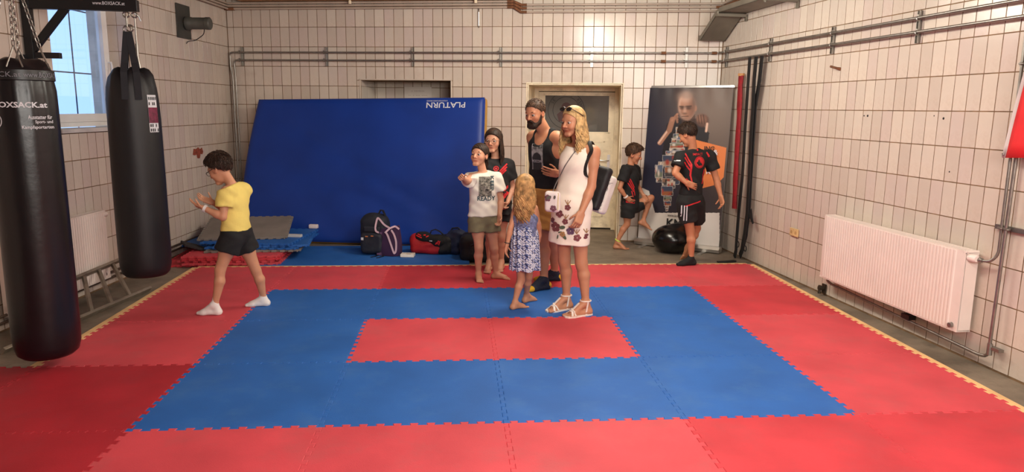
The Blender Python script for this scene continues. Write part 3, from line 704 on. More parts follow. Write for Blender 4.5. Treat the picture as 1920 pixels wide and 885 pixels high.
# plain blue mat behind the edging
foam('foam_mat', [(-2.42, 4.06), (-.13, 4.06), (-.13, 5.18), (-2.42, 5.18)], .001, .028, m_blue_foam, label='plain blue foam mat under the bags, between the beige edging and the crash mat', cat='mat')
def loose(x, y, z, rot, m_, label, sx=1.0, sy=1.0, thick=.022, tilt=(0, 0), group=None, teeth=True):
    poly = tile_poly(0, 0, (1, 1, 1, 1)) if teeth else [(0, 0), (1, 0), (1, 1), (0, 1)]
    poly = [((p[0]-.5)*sx, (p[1]-.5)*sy) for p in poly]
    T = Matrix.Translation((x, y, z)) @ Matrix.Rotation(rot, 4, 'Z') @ Matrix.Rotation(tilt[0], 4, 'X') @ Matrix.Rotation(tilt[1], 4, 'Y')
    return foam('foam_mat_tile', poly, 0, thick, m_, T=T, label=label, cat='mat tile', group=group)
gS = 'loose mat tiles stacked by the left wall'
loose(-2.95, 4.65, .002, .05, m_red_foam2, 'red foam tile at the very bottom of the stack on the concrete', group=gS)
loose(-2.70, 4.60, .026, .02, m_red_foam, 'second red foam tile from the bottom of the stack', group=gS)
loose(-2.74, 4.63, .050, -.03, m_red_foam, 'third red foam tile from the bottom of the stack', group=gS)
loose(-2.70, 4.62, .074, .01, m_red_foam2, 'fourth red foam tile from the bottom of the stack', group=gS)
loose(-2.72, 4.64, .098, .03, m_red_foam, 'topmost red foam tile of the stack', group=gS)
loose(-2.55, 4.82, .123, .06, m_grey_foam, 'flat grey foam tile lying directly on the red tiles of the stack', group=gS)
loose(-2.52, 4.86, .147, -.05, m_blue_foam, 'lowest blue foam tile on the grey tile of the stack', group=gS)
loose(-2.48, 4.84, .171, .10, m_blue_foam, 'second blue foam tile on the stack before the crash mat', group=gS)
loose(-2.55, 4.88, .195, -.12, m_blue_foam, 'topmost blue foam tile on the stack before the crash mat', group=gS)
loose(-3.24, 4.95, .126, .1, m_blue_foam, 'blue foam tile sticking out to the left of the stack', sx=.36, sy=.6, group=gS)
loose(-2.74, 4.96, .285, .12, m_grey_foam, 'slanted grey foam tile on top of the stack behind the boy', sx=.95, sy=.8, tilt=(.16, .0), group=gS)
loose(-3.17, 4.55, .125, .5, m_dark_foam, 'small dark foam offcut on the left end of the stack', sx=.36, sy=.3, tilt=(0, .35), group=gS)
b = MB(); b.box((-2.92, 4.53, .128), (.30, .12, .012), (A(1, .1, 0), A(-.1, 1, 0), Z3)); b.build('foam_offcut', m_dark_foam, label='thin dark foam strip lying on the front of the red tile stack', cat='offcut')
b = MB(); b.box((-2.24, 4.78, .232), (.34, .06, .03), (nrmz((1, -.22, 0)), nrmz((.22, 1, 0)), Z3)); b.build('foam_strip', mat('pale_foam', (190, 190, 190), .8), label='pale grey foam strip lying on the blue tiles of the stack', cat='offcut', bevel=.004)
b = MB(); b.box((-2.05, 5.35, .245), (.11, .06, .05), (nrmz((1, -.2, 0)), nrmz((.2, 1, 0)), Z3)); b.build('paper_wad', m_flag_w, label='small crumpled white paper on the blue tiles by the crash mat', cat='paper', bevel=.012)

# ------------------------------------------------------------------ big blue crash mat leaning on the back wall
BL, BR = A(-3.06, 5.62, .035), A(.02, 5.05, .035); TL, TR = A(-2.86, 6.14, 1.81), A(.084, 5.575, 1.862)
nf = nrmz(np.cross(BR-BL, TL-BL)); nf = nf if nf[1] < 0 else -nf; TK = .27
t = thing('crash_mat', 'huge blue crash mat with yellow sides leaning upright against the back wall', 'crash mat', (BL+BR)/2-A(0, 0, .03))
b = MB(); NU, NV = 48, 30; g = []
def cm(u, v, o=0):
    p = (BL*(1-u)+BR*u)*(1-v)+(TL*(1-u)+TR*u)*v
    sag = -.05*math.sin(PI*v)*(1-u)**3
    w_ = .014*math.sin(7*u+5*v)*math.sin(PI*u)+.018*math.exp(-((v-.1)/.14)**2)*math.sin(26*u+9*v)*math.sin(PI*u)+.018*math.exp(-((v-.25*u-.25)/.04)**2)*u*(1-u)*3-.018*math.exp(-((v+.6*u-.62)/.03)**2)*math.sin(PI*u)-.02*math.exp(-((v+.9*u-.95)/.035)**2)*math.sin(PI*u)
    ed = min(u, 1-u, v, 1-v); rd = -.03*max(0, 1-ed/.02)**2
    return p+nf*(w_*min(1, ed*12)+rd+o)+A(sag, 0, 0)
us = [0, .006, .014]+list(np.linspace(.03, .97, NU))+[.986, .994, 1]; vv = [0, .008, .02]+list(np.linspace(.045, .955, NV))+[.98, .992, 1]
b.add([cm(u, v) for u in us for v in vv], [(i*len(vv)+j, (i+1)*len(vv)+j, (i+1)*len(vv)+j+1, i*len(vv)+j+1) for i in range(len(us)-1) for j in range(len(vv)-1)])
cover = b.build('cover', m_tarp, t, smooth=True)
bvh_cm = BVHTree.FromPolygons([tuple(p) for p in b.v], b.f)
b = MB(); fr = [cm(u, 0, -.002) for u in np.linspace(0, 1, 12)]+[cm(1, v, -.002) for v in np.linspace(0, 1, 10)][1:]+[cm(u, 1, -.002) for u in np.linspace(1, 0, 12)][1:]+[cm(0, v, -.002) for v in np.linspace(1, 0, 10)][1:-1]
mid = [p-nf*TK*.5+nrmz(p-(BL+BR+TL+TR)/4)*.015 for p in fr]; bk = [p-nf*TK for p in fr]
n = len(fr); b.add(fr+mid+bk, [(i, (i+1) % n, n+(i+1) % n, n+i) for i in range(n)]+[(n+i, n+(i+1) % n, 2*n+(i+1) % n, 2*n+i) for i in range(n)]+[tuple(range(2*n, 3*n))])
b.build('side_band', m_yellow_tarp, t, label='yellow side band of the crash mat')
b = MB(); b.tube([cm(1, v, .0)+(eB)*.004 for v in np.linspace(.01, .99, 14)], .006, 6); b.build('seam_piping', m_tarp, t)
b = MB(); eu = nrmz(TR-TL); ev = nrmz((TL+TR)-(BL+BR)); to = (TL*.163+TR*.837)-ev*.105+nf*0
V, Fs = fit_text('PLATURN', .50, .072, .012); proj_polys(b, -V, Fs, to, eu, ev, nf, bvh_cm, .004)
V, Fs = fit_text('A PLAYGROUNDS BRAND', .27, .016); proj_polys(b, -V-[.115, -.055], Fs, to, eu, ev, nf, bvh_cm, .004)
b.build('printed_name', m_print_w, t, label='white lettering printed upside down', kind='stuff')
# ------------------------------------------------------------------ soft shapes: signed distance fields meshed with surface nets
def spline(pts, n=5):
    P_ = [np.asarray(p, float) for p in pts]; P_ = [2*P_[0]-P_[1]]+P_+[2*P_[-1]-P_[-2]]; out = []
    for i in range(1, len(P_)-2):
        a, b, c, d = P_[i-1:i+3]
        for k in range(n): t = k/n; out.append(.5*(2*b+(c-a)*t+(2*a-5*b+4*c-d)*t*t+(3*b-a-3*c+d)*t**3))
    return out+[P_[-2]]
class SDF:
    def __init__(s): s.pr = []
    def cone(s, a, b, ra, rb=None, k=.02, flat=None, op='+', clip=None):
        s.pr.append(('c', np.asarray(a, float), np.asarray(b, float), ra, ra if rb is None else rb, k, flat, op, clip)); return s
    def ell(s, c, r, ax=None, k=.02, op='+', clip=None):
        s.pr.append(('e', np.asarray(c, float), np.asarray(r, float), np.eye(3) if ax is None else np.asarray(ax, float), None, k, None, op, clip)); return s
    def rbox(s, c, h, rad, ax=None, k=.02, op='+', clip=None):
        s.pr.append(('b', np.asarray(c, float), np.asarray(h, float), np.eye(3) if ax is None else np.asarray(ax, float), rad, k, None, op, clip)); return s
    def bounds(s):
        lo = np.full(3, 9e9); hi = -lo
        for p in s.pr:
            if p[7] != '+': continue
            a, b = s.pb(p); lo = np.minimum(lo, a); hi = np.maximum(hi, b)
        return lo, hi
    @staticmethod
    def pb(p):
        if p[0] == 'c': r = max(p[3], p[4])*(1 if p[6] is None else max(1, p[6][1])); return np.minimum(p[1], p[2])-r, np.maximum(p[1], p[2])+r
        r = np.abs(p[3].T) @ p[2]
        return p[1]-r, p[1]+r
    def mesh(s, vox=.006, fine=(), fv=.004, clips=(), noise=None, pad=.03, shift=0):
        lo, hi = s.bounds(); lo -= pad; hi += pad
        axs = []
        for d in range(3):
            c = [lo[d]]
            while c[-1] < hi[d]:
                x = c[-1]; st = vox
                for f0, f1 in fine:
                    if f0[d] <= x <= f1[d]: st = fv
                c.append(x+st)
            axs.append(np.array(c))
        X, Y, Z = axs
        Fd = np.full((len(X), len(Y), len(Z)), 1.0, np.float32)
        for p in s.pr:
            a, b = s.pb(p); m = p[5]*1.6+.03
            i0 = [max(0, np.searchsorted(ax, v-m)-1) for ax, v in zip(axs, a)]; i1 = [min(len(ax), np.searchsorted(ax, v+m)+1) for ax, v in zip(axs, b)]
            if any(u >= v for u, v in zip(i0, i1)): continue
            sl = tuple(slice(u, v) for u, v in zip(i0, i1))
            Q = np.stack(np.meshgrid(X[sl[0]], Y[sl[1]], Z[sl[2]], indexing='ij'), -1)
            if p[0] == 'c':
                A_, B_, ra, rb = p[1:5]; q = Q-A_; ba = B_-A_
                if p[6] is not None:
                    ax, sc_ = p[6]; ax = np.asarray(ax, float); q = q+(1/sc_-1)*(q@ax)[..., None]*ax; ba = ba+(1/sc_-1)*(ba@ax)*ax
                t = np.clip((q@ba)/(ba@ba+1e-12), 0, 1)
                d = np.linalg.norm(q-t[..., None]*ba, axis=-1)-(ra+t*(rb-ra))
                if p[6] is not None: d = d*min(1, p[6][1])
            elif p[0] == 'e':
                q = (Q-p[1]) @ p[3].T
                k0 = np.linalg.norm(q/p[2], axis=-1); k1 = np.linalg.norm(q/(p[2]**2), axis=-1)+1e-9
                d = k0*(k0-1)/k1
            else:
                q = np.abs((Q-p[1]) @ p[3].T)-(p[2]-p[4])
                d = np.linalg.norm(np.maximum(q, 0), axis=-1)+np.minimum(q.max(-1), 0)-p[4]
            if p[8] is not None:
                for cp, cn in p[8]: d = np.maximum(d, (Q-np.asarray(cp, float)) @ np.asarray(cn, float))
            f = Fd[sl]; k = p[5]
            if p[7] == '+':
                h = np.clip(.5+.5*(f-d)/k, 0, 1); Fd[sl] = f*(1-h)+d*h-k*h*(1-h)
            else:
                h = np.clip(.5-.5*(f+d)/k, 0, 1); Fd[sl] = f*(1-h)-d*h+k*h*(1-h)
        G = None
        if noise or clips:
            GX, GY, GZ = X[:, None, None], Y[None, :, None], Z[None, None, :]
        if noise: Fd = Fd+noise(GX, GY, GZ)
        for cp, cn in clips:
            Fd = np.maximum(Fd, (GX-cp[0])*cn[0]+(GY-cp[1])*cn[1]+(GZ-cp[2])*cn[2])
        return nets((Fd+shift).astype(np.float32), X, Y, Z)
def nets(Fd, X, Y, Z):
    S = Fd < 0
    sl = [slice(0, -1), slice(1, None)]
    al = np.ones(tuple(n-1 for n in S.shape), bool); an = np.zeros_like(al)
    for a in sl:
        for b in sl:
            for c in sl: al &= S[a, b, c]; an |= S[a, b, c]
    act = an & ~al; idx = np.argwhere(act); n = len(idx)
    num = -np.ones(act.shape, np.int32); num[tuple(idx.T)] = np.arange(n)
    acc = np.zeros((n, 3)); cnt = np.zeros(n)
    co = [X, Y, Z]
    for d in range(3):
        o1, o2 = [(1, 2), (0, 2), (0, 1)][d]
        for u in (0, 1):
            for v in (0, 1):
                i0 = idx.copy(); i0[:, o1] += u; i0[:, o2] += v; i1 = i0.copy(); i1[:, d] += 1
                f0 = Fd[tuple(i0.T)]; f1 = Fd[tuple(i1.T)]; m = (f0 < 0) != (f1 < 0)
                t = f0[m]/(f0[m]-f1[m]); p = np.stack([co[k][i0[m][:, k]] for k in range(3)], 1)
                p[:, d] += t*(co[d][i1[m][:, d]]-co[d][i0[m][:, d]])
                acc[m] += p; cnt[m] += 1
    V = acc/np.maximum(cnt, 1)[:, None]; Q = []
    for d in range(3):
        o1, o2 = [(1, 2), (2, 0), (0, 1)][d]
        a = [slice(None)]*3; b = [slice(None)]*3; a[d] = slice(0, -1); b[d] = slice(1, None)
        for ax in (o1, o2): a[ax] = slice(1, -1); b[ax] = slice(1, -1)
        s0, s1 = S[tuple(a)], S[tuple(b)]
        e = np.argwhere(s0 != s1)
        if not len(e): continue
        sg = s0[tuple(e.T)]
        e = e.copy(); e[:, o1] += 1; e[:, o2] += 1
        def cell(u, v): q = e.copy(); q[:, o1] += u; q[:, o2] += v; return num[tuple(q.T)]
        q = np.stack([cell(-1, -1), cell(0, -1), cell(0, 0), cell(-1, 0)], 1)
        q[~sg] = q[~sg][:, ::-1]; Q.append(q)
    return V, np.concatenate(Q) if Q else np.zeros((0, 4), int)
def smoothV(V, Q, it=1, w=.5):
    for _ in range(it):
        acc = np.zeros_like(V); c = np.zeros(len(V))
        for k in range(4):
            a, b = Q[:, k], Q[:, (k+1) % 4]
            np.add.at(acc, a, V[b]); np.add.at(acc, b, V[a]); np.add.at(c, a, 1); np.add.at(c, b, 1)
        V = V*(1-w)+w*acc/np.maximum(c, 1)[:, None]
    return V
def soft(name, VQ, m, parent=None, loc=None, attr=None, it=1, **kw):
    V, Q = VQ; V = smoothV(V, Q, it)
    off = wloc(parent) if parent is not None else (A(*loc) if loc is not None else A(V[:, 0].mean(), V[:, 1].mean(), V[:, 2].min()))
    me = bpy.data.meshes.new(name); W_ = V-off
    me.vertices.add(len(W_)); me.vertices.foreach_set('co', W_.astype(np.float32).ravel())
    me.loops.add(len(Q)*4); me.loops.foreach_set('vertex_index', Q.astype(np.int32).ravel())
    me.polygons.add(len(Q)); me.polygons.foreach_set('loop_start', np.arange(0, len(Q)*4, 4, dtype=np.int32)); me.polygons.foreach_set('loop_total', np.full(len(Q), 4, np.int32))
    me.update(); me.validate()
    if attr is not None:
        ca = me.color_attributes.new('tint', 'FLOAT_COLOR', 'POINT'); c = np.ones((len(V), 4), np.float32); c[:, :3] = attr(V); ca.data.foreach_set('color', c.ravel())
    o = finish(name, me, m, parent, off, True, recalc=False, **kw)
    return o, BVHTree.FromPolygons([tuple(p) for p in V], [tuple(q) for q in Q])
L3 = lambda c: np.array(lin(c)[:3])

# ------------------------------------------------------------------ punch bags on their wall arms
def arm_bracket(y, zt, tip, label, text):
    w0 = A(-3.88+.0821*y, y, 0); t = thing('wall_bracket', label, 'bracket', w0+Z3*2.1)
    d = nrmz(A(tip[0]-w0[0], tip[1]-w0[1], 0)); L_ = np.linalg.norm(A(tip[0]-w0[0], tip[1]-w0[1], 0)); sd = np.cross(Z3, d)
    b = MB(); b.box(w0+d*.045+Z3*(zt-.12), (.06, .07, .62), (d, sd, Z3)); b.build('post', m_black_paint, t, bevel=.004)
    for z in (zt-.43, zt+.17): b = MB(); b.box(w0+d*.016+Z3*z, (.012, .22, .06), (d, sd, Z3)); b.build('mounting_plate', m_black_paint, t, bevel=.003)
    b = MB(); b.box(w0+d*.16+Z3*(zt-.40), (.2, .05, .045), (d, sd, Z3)); b.build('lower_stub', m_black_paint, t, bevel=.003)
    b = MB(); b.box(w0+d*(L_+.06)/2+Z3*zt, (L_+.04, .06, .09), (d, sd, Z3)); b.build('arm', m_black_paint, t, bevel=.005)
    p, q = w0+d*.06+Z3*(zt-.36), w0+d*L_*.40+Z3*(zt-.03); b = MB(); dd = nrmz(q-p); b.box((p+q)/2, (np.linalg.norm(q-p)+.06, .045, .055), (dd, sd, np.cross(dd, sd))); b.build('brace', m_black_paint, t, bevel=.004)
    if text:
        b = MB(); fs = -sd if (-sd)[1] < 0 else sd
        flat_text(b, 'www.BOXSACK.at', w0+d*(L_-.16)+Z3*(zt+.012)+fs*.0312, d, Z3, width=.24, height=.026, bold=.01); b.build('arm_lettering', m_print_w, t, kind='stuff')
    return t
def ring(mb, c, R, r, n=14): mb.torus(c, R, r, (nrmz((1, .3, 0)), Z3, nrmz((.3, -1, 0))), n, 6)
def chain(parent, p, q, lk=.034):
    p, q = np.asarray(p, float), np.asarray(q, float); d = q-p; L_ = np.linalg.norm(d); d /= L_; n = max(1, int(L_/lk)); h = nrmz(np.cross(d, A(.3, 1, .1))); g = np.cross(d, h)
    b = MB()
    for i in range(n):
        c = p+d*(i+.5)*L_/n; s = h if i % 2 else g; l = L_/n*.68; wd = .010
        b.tube([c+d*l*math.cos(a)*1.0+s*wd*math.sin(a) for a in np.linspace(0, 2*PI, 11)[:-1]], .0032, 5, closed=True)
    return b.build('chain', m_steel, parent, kind='stuff')
# right-hand bag of the two
AX2 = A(-2.92, 2.55, 0); arm_bracket(2.46, 2.50, A(-2.86, 2.52), 'black steel wall arm with diagonal brace carrying the farther punch bag beside the window', True)
t = thing('punching_bag', 'long matt black punch bag on webbing straps in front of the window', 'punching bag', AX2+Z3*.28)
prof = [(.0, 2.0), (.10, 2.0), (.135, 1.985), (.165, 1.94), (.185, 1.86), (.196, 1.76), (.2, 1.6), (.203, 1.2), (.204, .8), (.204, .5), (.2, .38), (.186, .315), (.16, .288), (.1, .28), (0, .28)]
n = 40; rings = []
for r, z in prof:
    rr = [r*(1+(.05*math.sin(9*a+1)*(max(0, z-1.65)/.35) if z > 1.65 else .004*math.sin(3*a+z*4))) for a in np.linspace(0, 2*PI, n+1)[:-1]]
    rings.append([AX2+A(rr[k]*math.cos(2*PI*k/n), rr[k]*math.sin(2*PI*k/n), z+(.022*math.sin(5*2*PI*k/n+.6) if z > 1.93 and r > .05 else 0)) for k in range(n)])
b = MB(); b.loft(rings); b.build('bag_body', m_vinyl2, t, smooth=50); bv2 = BVHTree.FromPolygons(b.v, b.f)
tc_ = nrmz(A(CAM[0]-AX2[0], CAM[1]-AX2[1], 0)); rt = np.cross(Z3, tc_)
hang = AX2+A(0, 0, 2.30)
for k, (sx, sy) in enumerate(((-1, 1), (1, -1), (.8, 1), (-.9, -1))):
    b = MB(); e0 = AX2+rt*sx*.05+tc_*sy*.17
    b.ribbon([hang+rt*sx*.008+tc_*sy*.01, AX2+rt*sx*.04+tc_*sy*.105+Z3*2.05, AX2+rt*sx*.05+tc_*sy*.160+Z3*1.975, AX2+rt*sx*.052+tc_*sy*.188+Z3*1.86, AX2+rt*sx*.054+tc_*sy*.199+Z3*1.76], nrmz(rt-Z3*.1), .05, .006); b.build('strap', m_strap, t)
b = MB(); ring(b, hang+Z3*.02, .028, .006); ring(b, hang+Z3*.03+rt*.02, .026, .006); ring(b, hang+Z3*.135, .022, .007); b.tube([hang+Z3*.04, hang+Z3*.12], .008, 8); b.build('hanging_rings', m_steel, t, smooth=60)
b = MB(); p0 = AX2+rt*.06+Z3*2.45; ring(b, p0-Z3*.015, .02, .007); b.tube([p0-Z3*.03, p0-Z3*.24], .006, 6); b.tube([p0-Z3*.24, p0-Z3*.34], .012, 8); b.tube([p0-Z3*.34, AX2+rt*.075+Z3*1.98], .006, 6); b.tube([p0, p0+rt*.03-Z3*.02, p0+rt*.045-Z3*.06], .006, 6); b.build('turnbuckle', m_steel, t, smooth=60)
dl = nrmz(tc_*.72+rt*.72); ul = np.cross(Z3, dl)
def patch(parent, bv, o, u, nrm, wd, z0, z1, m, name, off=.003, nx=6, nz=8, **kw):
    V = [(a, c) for c in np.linspace(z0, z1, nz) for a in np.linspace(-wd/2, wd/2, nx)]
    Fs = [(j*nx+i, j*nx+i+1, (j+1)*nx+i+1, (j+1)*nx+i) for j in range(nz-1) for i in range(nx-1)]
    b = MB(); proj_polys(b, V, Fs, o, u, Z3, nrm, bv, off); return b.build(name, m, parent, smooth=True, **kw)
patch(t, bv2, AX2, ul, dl, .095, 1.50, 1.80, m_print_w, 'sewn_label', label='white and maroon printed label')
patch(t, bv2, AX2, ul, dl, .095, 1.575, 1.70, mat('maroon_print', (104, 26, 56), .6, var=.3, vscale=30), 'maroon_field', .005)
b = MB()
for z, hs_ in ((1.772, (0, 1, 2, 3, 4)), (1.73, (0, 2, 3)), (1.555, (0, 1, 3)), (1.518, (0, 1, 2, 4))):
    for q in hs_: proj_polys(b, [(-.036+q*.018-.005, -.012), (-.036+q*.018+.005, -.012), (-.036+q*.018+.006, .012), (-.036+q*.018-.004, .012)], [(0, 1, 2, 3)], AX2+Z3*z, ul, Z3, dl, bv2, .0055)
b.build('label_lettering', m_black_paint, t, kind='stuff')
# near bag
AX1 = A(-2.93, 1.02, 0); arm_bracket(1.0, 2.66, A(-2.87, .98), 'black steel wall arm carrying the nearer punch bag above the picture edge', False)
t = thing('punching_bag', 'nearest shiny black punch bag hanging on chains at the left edge, white lettering', 'punching bag', AX1+Z3*.1)
prof = [(0, 1.985), (.05, 1.99), (.11, 1.975), (.155, 1.95), (.17, 1.92), (.176, 1.86), (.182, 1.80), (.186, 1.7), (.19, 1.5), (.192, 1.0), (.194, .6), (.194, .3), (.19, .19), (.176, .135), (.15, .112), (.09, .104), (0, .103)]
rings = []
for r, z in prof:
    f_ = max(0, 1-abs(z-1.78)/.16)
    rings.append([AX1+A((r*(1+.035*f_*math.sin(14*a)))*math.cos(a), (r*(1+.035*f_*math.sin(14*a)))*math.sin(a), z+(.02*math.sin(3*a) if .1 < r < .165 and z > 1.9 else 0)) for a in np.linspace(0, 2*PI, 57)[:-1]])
b = MB(); b.loft(rings); b.build('bag_body', m_vinyl, t, smooth=50); bv1 = BVHTree.FromPolygons(b.v, b.f)
b = MB()
b.loft([[AX1+A(r*math.cos(a), r*math.sin(a), z) for a in np.linspace(0, 2*PI, 41)[:-1]] for r, z in ((.178, 1.925), (.184, 1.92), (.187, 1.862), (.182, 1.858))], cap=False); b.build('rim_band', m_black_paint, t, smooth=40)
top = AX1+Z3*2.60
for a in (.4, 2.0, 3.55, 5.1):
    e_ = AX1+A(.12*math.cos(a), .12*math.sin(a), 2.06); chain(t, top, e_)
    b = MB(); for_ = [e_, AX1+A(.165*math.cos(a-.25), .165*math.sin(a-.25), 1.935), e_, AX1+A(.165*math.cos(a+.25), .165*math.sin(a+.25), 1.935)]
    b.tube(for_[:2], .005, 6); b.tube(for_[2:], .005, 6); b.build('hook', m_steel, t)
tc1 = nrmz(A(CAM[0]-AX1[0], CAM[1]-AX1[1], 0)); rt1 = np.cross(Z3, tc1)
def bag_text(txt, wd, ht, xr, z, bold=.012, m=m_print_w, align='r', name='lettering'):
    b = MB(); V, Fs = fit_text(txt, wd, ht, bold); V = V+[xr-V[:, 0].max() if align == 'r' else xr, 0]
    proj_polys(b, V, Fs, AX1+Z3*z, rt1, Z3, tc1, bv1, .003); return b.build(name, m, t, kind='stuff')
bag_text('BOXSACK.at', .27, .034, .125, 1.715, .03)
bag_text('Ausstatter für', .125, .024, .145, 1.642, .015); bag_text('Sport- und', .092, .024, .147, 1.612, .015); bag_text('Kampfsportarten', .165, .026, .150, 1.580, .015)
V, Fs = disc_polys(.055, .06, 28, -.17, 1.62); b = MB(); proj_polys(b, [(x, z) for x, z in V if True], Fs, AX1, rt1, Z3, tc1, bv1, .003); b.build('ring_emblem', m_print_w, t, kind='stuff')
for txt, ang in (('www.BOXSACK.at', 1.15), ('BOXSACK.at', -.95)):
    b = MB(); V, Fs = fit_text(txt, .27, .03, .0); out = []
    for x, z in V: a = x/.186+ang*.72; q = tc1*math.cos(a)+rt1*math.sin(a); out.append(AX1+q*.1885+Z3*(1.892+z))
    b.add(out, Fs); b.build('band_lettering', m_print_d, t, kind='stuff')

# ------------------------------------------------------------------ roll-up banner
nb_ = A(.62, .785, 0); ub = A(.785, -.62, 0)
B0, B1 = A(2.06, 5.36, 0), A(2.92, 4.715, 0); lean = .2; Hb = 2.0
def bp(u, h): return B0*(1-u)+B1*u+nb_*(lean*h/Hb)+Z3*h
t = thing('roll_up_banner', 'tall dark roll-up banner showing a man with raised fists and a photo collage', 'banner', (B0+B1)/2)
U_, V_ = 210, 390; uu = np.linspace(.01, .99, U_); hh = np.linspace(.085, 1.995, V_)
UU, HH = np.meshgrid(uu, hh, indexing='ij')
PT = B0*(1-UU[..., None])+B1*UU[..., None]+nb_*(lean*HH/Hb)[..., None]+Z3*HH[..., None]
nbn = nrmz(np.cross(ub, nrmz(nb_*lean/Hb+Z3))); nbn = nbn if nbn[1] < 0 else -nbn
PT = PT+nbn*((.004*np.sin(UU*19)+.003*np.sin(UU*33+1))*np.clip((HH-1.75)/.2, 0, 1))[..., None]
dd = PT-CAM; zc_ = dd@_F; PX = 960+F_PX*(dd@_R)/zc_; PY = 442.5-F_PX*(dd@_U)/zc_
C_ = np.zeros(PX.shape+(3,))
def put(mask, c): 
    global C_
    C_ = C_*(1-mask[..., None])+np.asarray(c)*mask[..., None] if np.ndim(c) == 1 else C_*(1-mask[..., None])+c*mask[..., None]
sg_ = lambda x: 1/(1+np.exp(-np.clip(x, -40, 40)))
def elm(cx, cy, rx, ry, s=6, rot=0):
    x, y = PX-cx, PY-cy; c, s_ = math.cos(rot), math.sin(rot); x, y = x*c+y*s_, -x*s_+y*c
    return sg_((1-np.sqrt((x/rx)**2+(y/ry)**2))*s)
def pol(pts, s=1.2):
    m = np.ones_like(PX)*9; inside = np.zeros(PX.shape, bool); j = len(pts)-1
    for i in range(len(pts)):
        (x0, y0), (x1, y1) = pts[j], pts[i]
        inside ^= ((y1 > PY) != (y0 > PY)) & (PX < (x0-x1)*(PY-y1)/((y0-y1)+1e-9)+x1); j = i
    return inside.astype(float)
def seg_(p, q, r, s=3.5):
    x, y = PX-p[0], PY-p[1]; bx, by = q[0]-p[0], q[1]-p[1]; t_ = np.clip((x*bx+y*by)/(bx*bx+by*by), 0, 1)
    return sg_((r-np.hypot(x-t_*bx, y-t_*by))*s)
g = np.clip((PX-1225)/130, 0, 1)[..., None]; C_ = L3((40, 37, 46))*(1-g)+L3((92, 80, 74))*g
put(elm(1228, 330, 60, 90, 3)*.8, L3((36, 40, 64))); put(elm(1330, 205, 40, 60, 3)*.7, L3((128, 112, 102))); put(elm(1300, 390, 80, 55, 3)*.8, L3((40, 37, 44)))
skin, skd, skl = L3((166, 120, 98)), L3((86, 60, 52)), L3((216, 180, 160))
put(pol([(1250, 232), (1268, 222), (1310, 222), (1330, 250), (1322, 300), (1240, 300)]), L3((34, 31, 36)))
put(seg_((1237, 268), (1255, 244), 4), skin); put(seg_((1235, 268), (1253, 243), 1.6), skl); put(seg_((1255, 244), (1261, 224), 5), skin*.8)
for k in range(4): put(seg_((1260+k*2.5, 226-k*3), (1270, 214+k*5), 1.9), skin*(1.05-.12*k))
put(elm(1317, 226, 12, 12, 14), skd); put(elm(1312, 222, 6, 7, 5)*.7, skin*.8); put(elm(1321, 224, 5, 8, 5)*.5, skin*.7); put(seg_((1326, 232), (1324, 246), 2), skl)
for k in range(3): put(seg_((1309+k*5, 216), (1311+k*5, 232), .7), skd*.5)
put(elm(1304, 203, 2.6, 5.5, 9), skin*.85); put(elm(1288, 199, 15.5, 25.5, 16), skin)
put(elm(1288, 199, 15.5, 25.5, 16)*sg_((PX-1291)*.35)*.62, skd); put(elm(1284, 183, 11, 9, 4)*.6, skl*.9); put(elm(1288, 178, 15.5, 6.5, 6)*.55, L3((128, 112, 104)))
put(elm(1302, 187, 3.5, 12, 5)*.6, L3((96, 84, 80))); put(elm(1288, 199, 15.5, 25.5, 16)*(1-elm(1290.5, 199, 15.5, 25.5, 14))*sg_((PY-184)*.6)*.9, skl)
put(pol([(1278, 224), (1292, 227), (1303, 214), (1304, 236), (1280, 236)])*.75, skd*.6)
for x in (1279.5, 1291): put(elm(x, 202.5, 5.2, 3.2, 4)*.85, skd*.45); put(seg_((x-5, 199.6), (x+5, 199.0 if x > 1285 else 200.4), 1.1, 2.5)*.9, skd*.35)
put(elm(1284, 207, 2.6, 7, 4)*.5, skl*.85); put(elm(1284, 213, 4, 2, 4)*.7, skd*.7); put(seg_((1278.5, 218.5), (1290, 218), .9, 2.5)*.85, skd*.4); put(elm(1284, 222.5, 5, 2, 4)*.4, skd); put(elm(1277, 212, 3, 5, 4)*.4, skd*.8)
put(pol([(1304, 262), (1362, 277), (1357, 332), (1344, 346), (1300, 357), (1290, 300)]), L3((214, 124, 70)))
random.seed(3)
rects = [(1267, 238, 1277, 245), (1267, 245, 1278, 252), (1262, 251, 1271, 258), (1259, 259, 1269, 267), (1268, 250, 1284, 262), (1268, 262, 1288, 274), (1256, 268, 1282, 278), (1255, 277, 1284, 284), (1248, 283, 1262, 291), (1258, 282, 1290, 291), (1242, 291, 1275, 312), (1234, 303, 1244, 316), (1266, 300, 1290, 316), (1228, 309, 1243, 334), (1246, 313, 1275, 332), (1230, 332, 1242, 342), (1241, 334, 1258, 348), (1258, 334, 1274, 346), (1250, 340, 1266, 353), (1240, 349, 1262, 367), (1244, 368, 1259, 378), (1245, 377, 1258, 386), (1247, 386, 1254, 391), (1248, 391, 1253, 396)]
pal = [(92, 104, 128), (140, 110, 92), (70, 66, 70), (168, 150, 132), (150, 92, 62), (112, 120, 104), (60, 70, 92), (190, 176, 160)]
for i, (x0, y0, x1, y1) in enumerate(rects):
    put(pol([(x0, y0), (x1, y0), (x1, y1), (x0, y1)]), L3((176, 172, 170)))
    x0 += .8; y0 += .8; x1 -= .8; y1 -= .8; a, c = random.sample(pal, 2); r_ = pol([(x0, y0), (x1, y0), (x1, y1), (x0, y1)])
    put(r_, L3(a)); put(r_*sg_((PY-(y0*.45+y1*.55))*2), L3(c))
    for k in range(3): put(r_*elm(random.uniform(x0, x1), random.uniform(y0+2, y1), (x1-x0)*.12, (y1-y0)*.25, 5), L3(random.choice([(40, 38, 40), (210, 200, 190), (160, 60, 50)])))
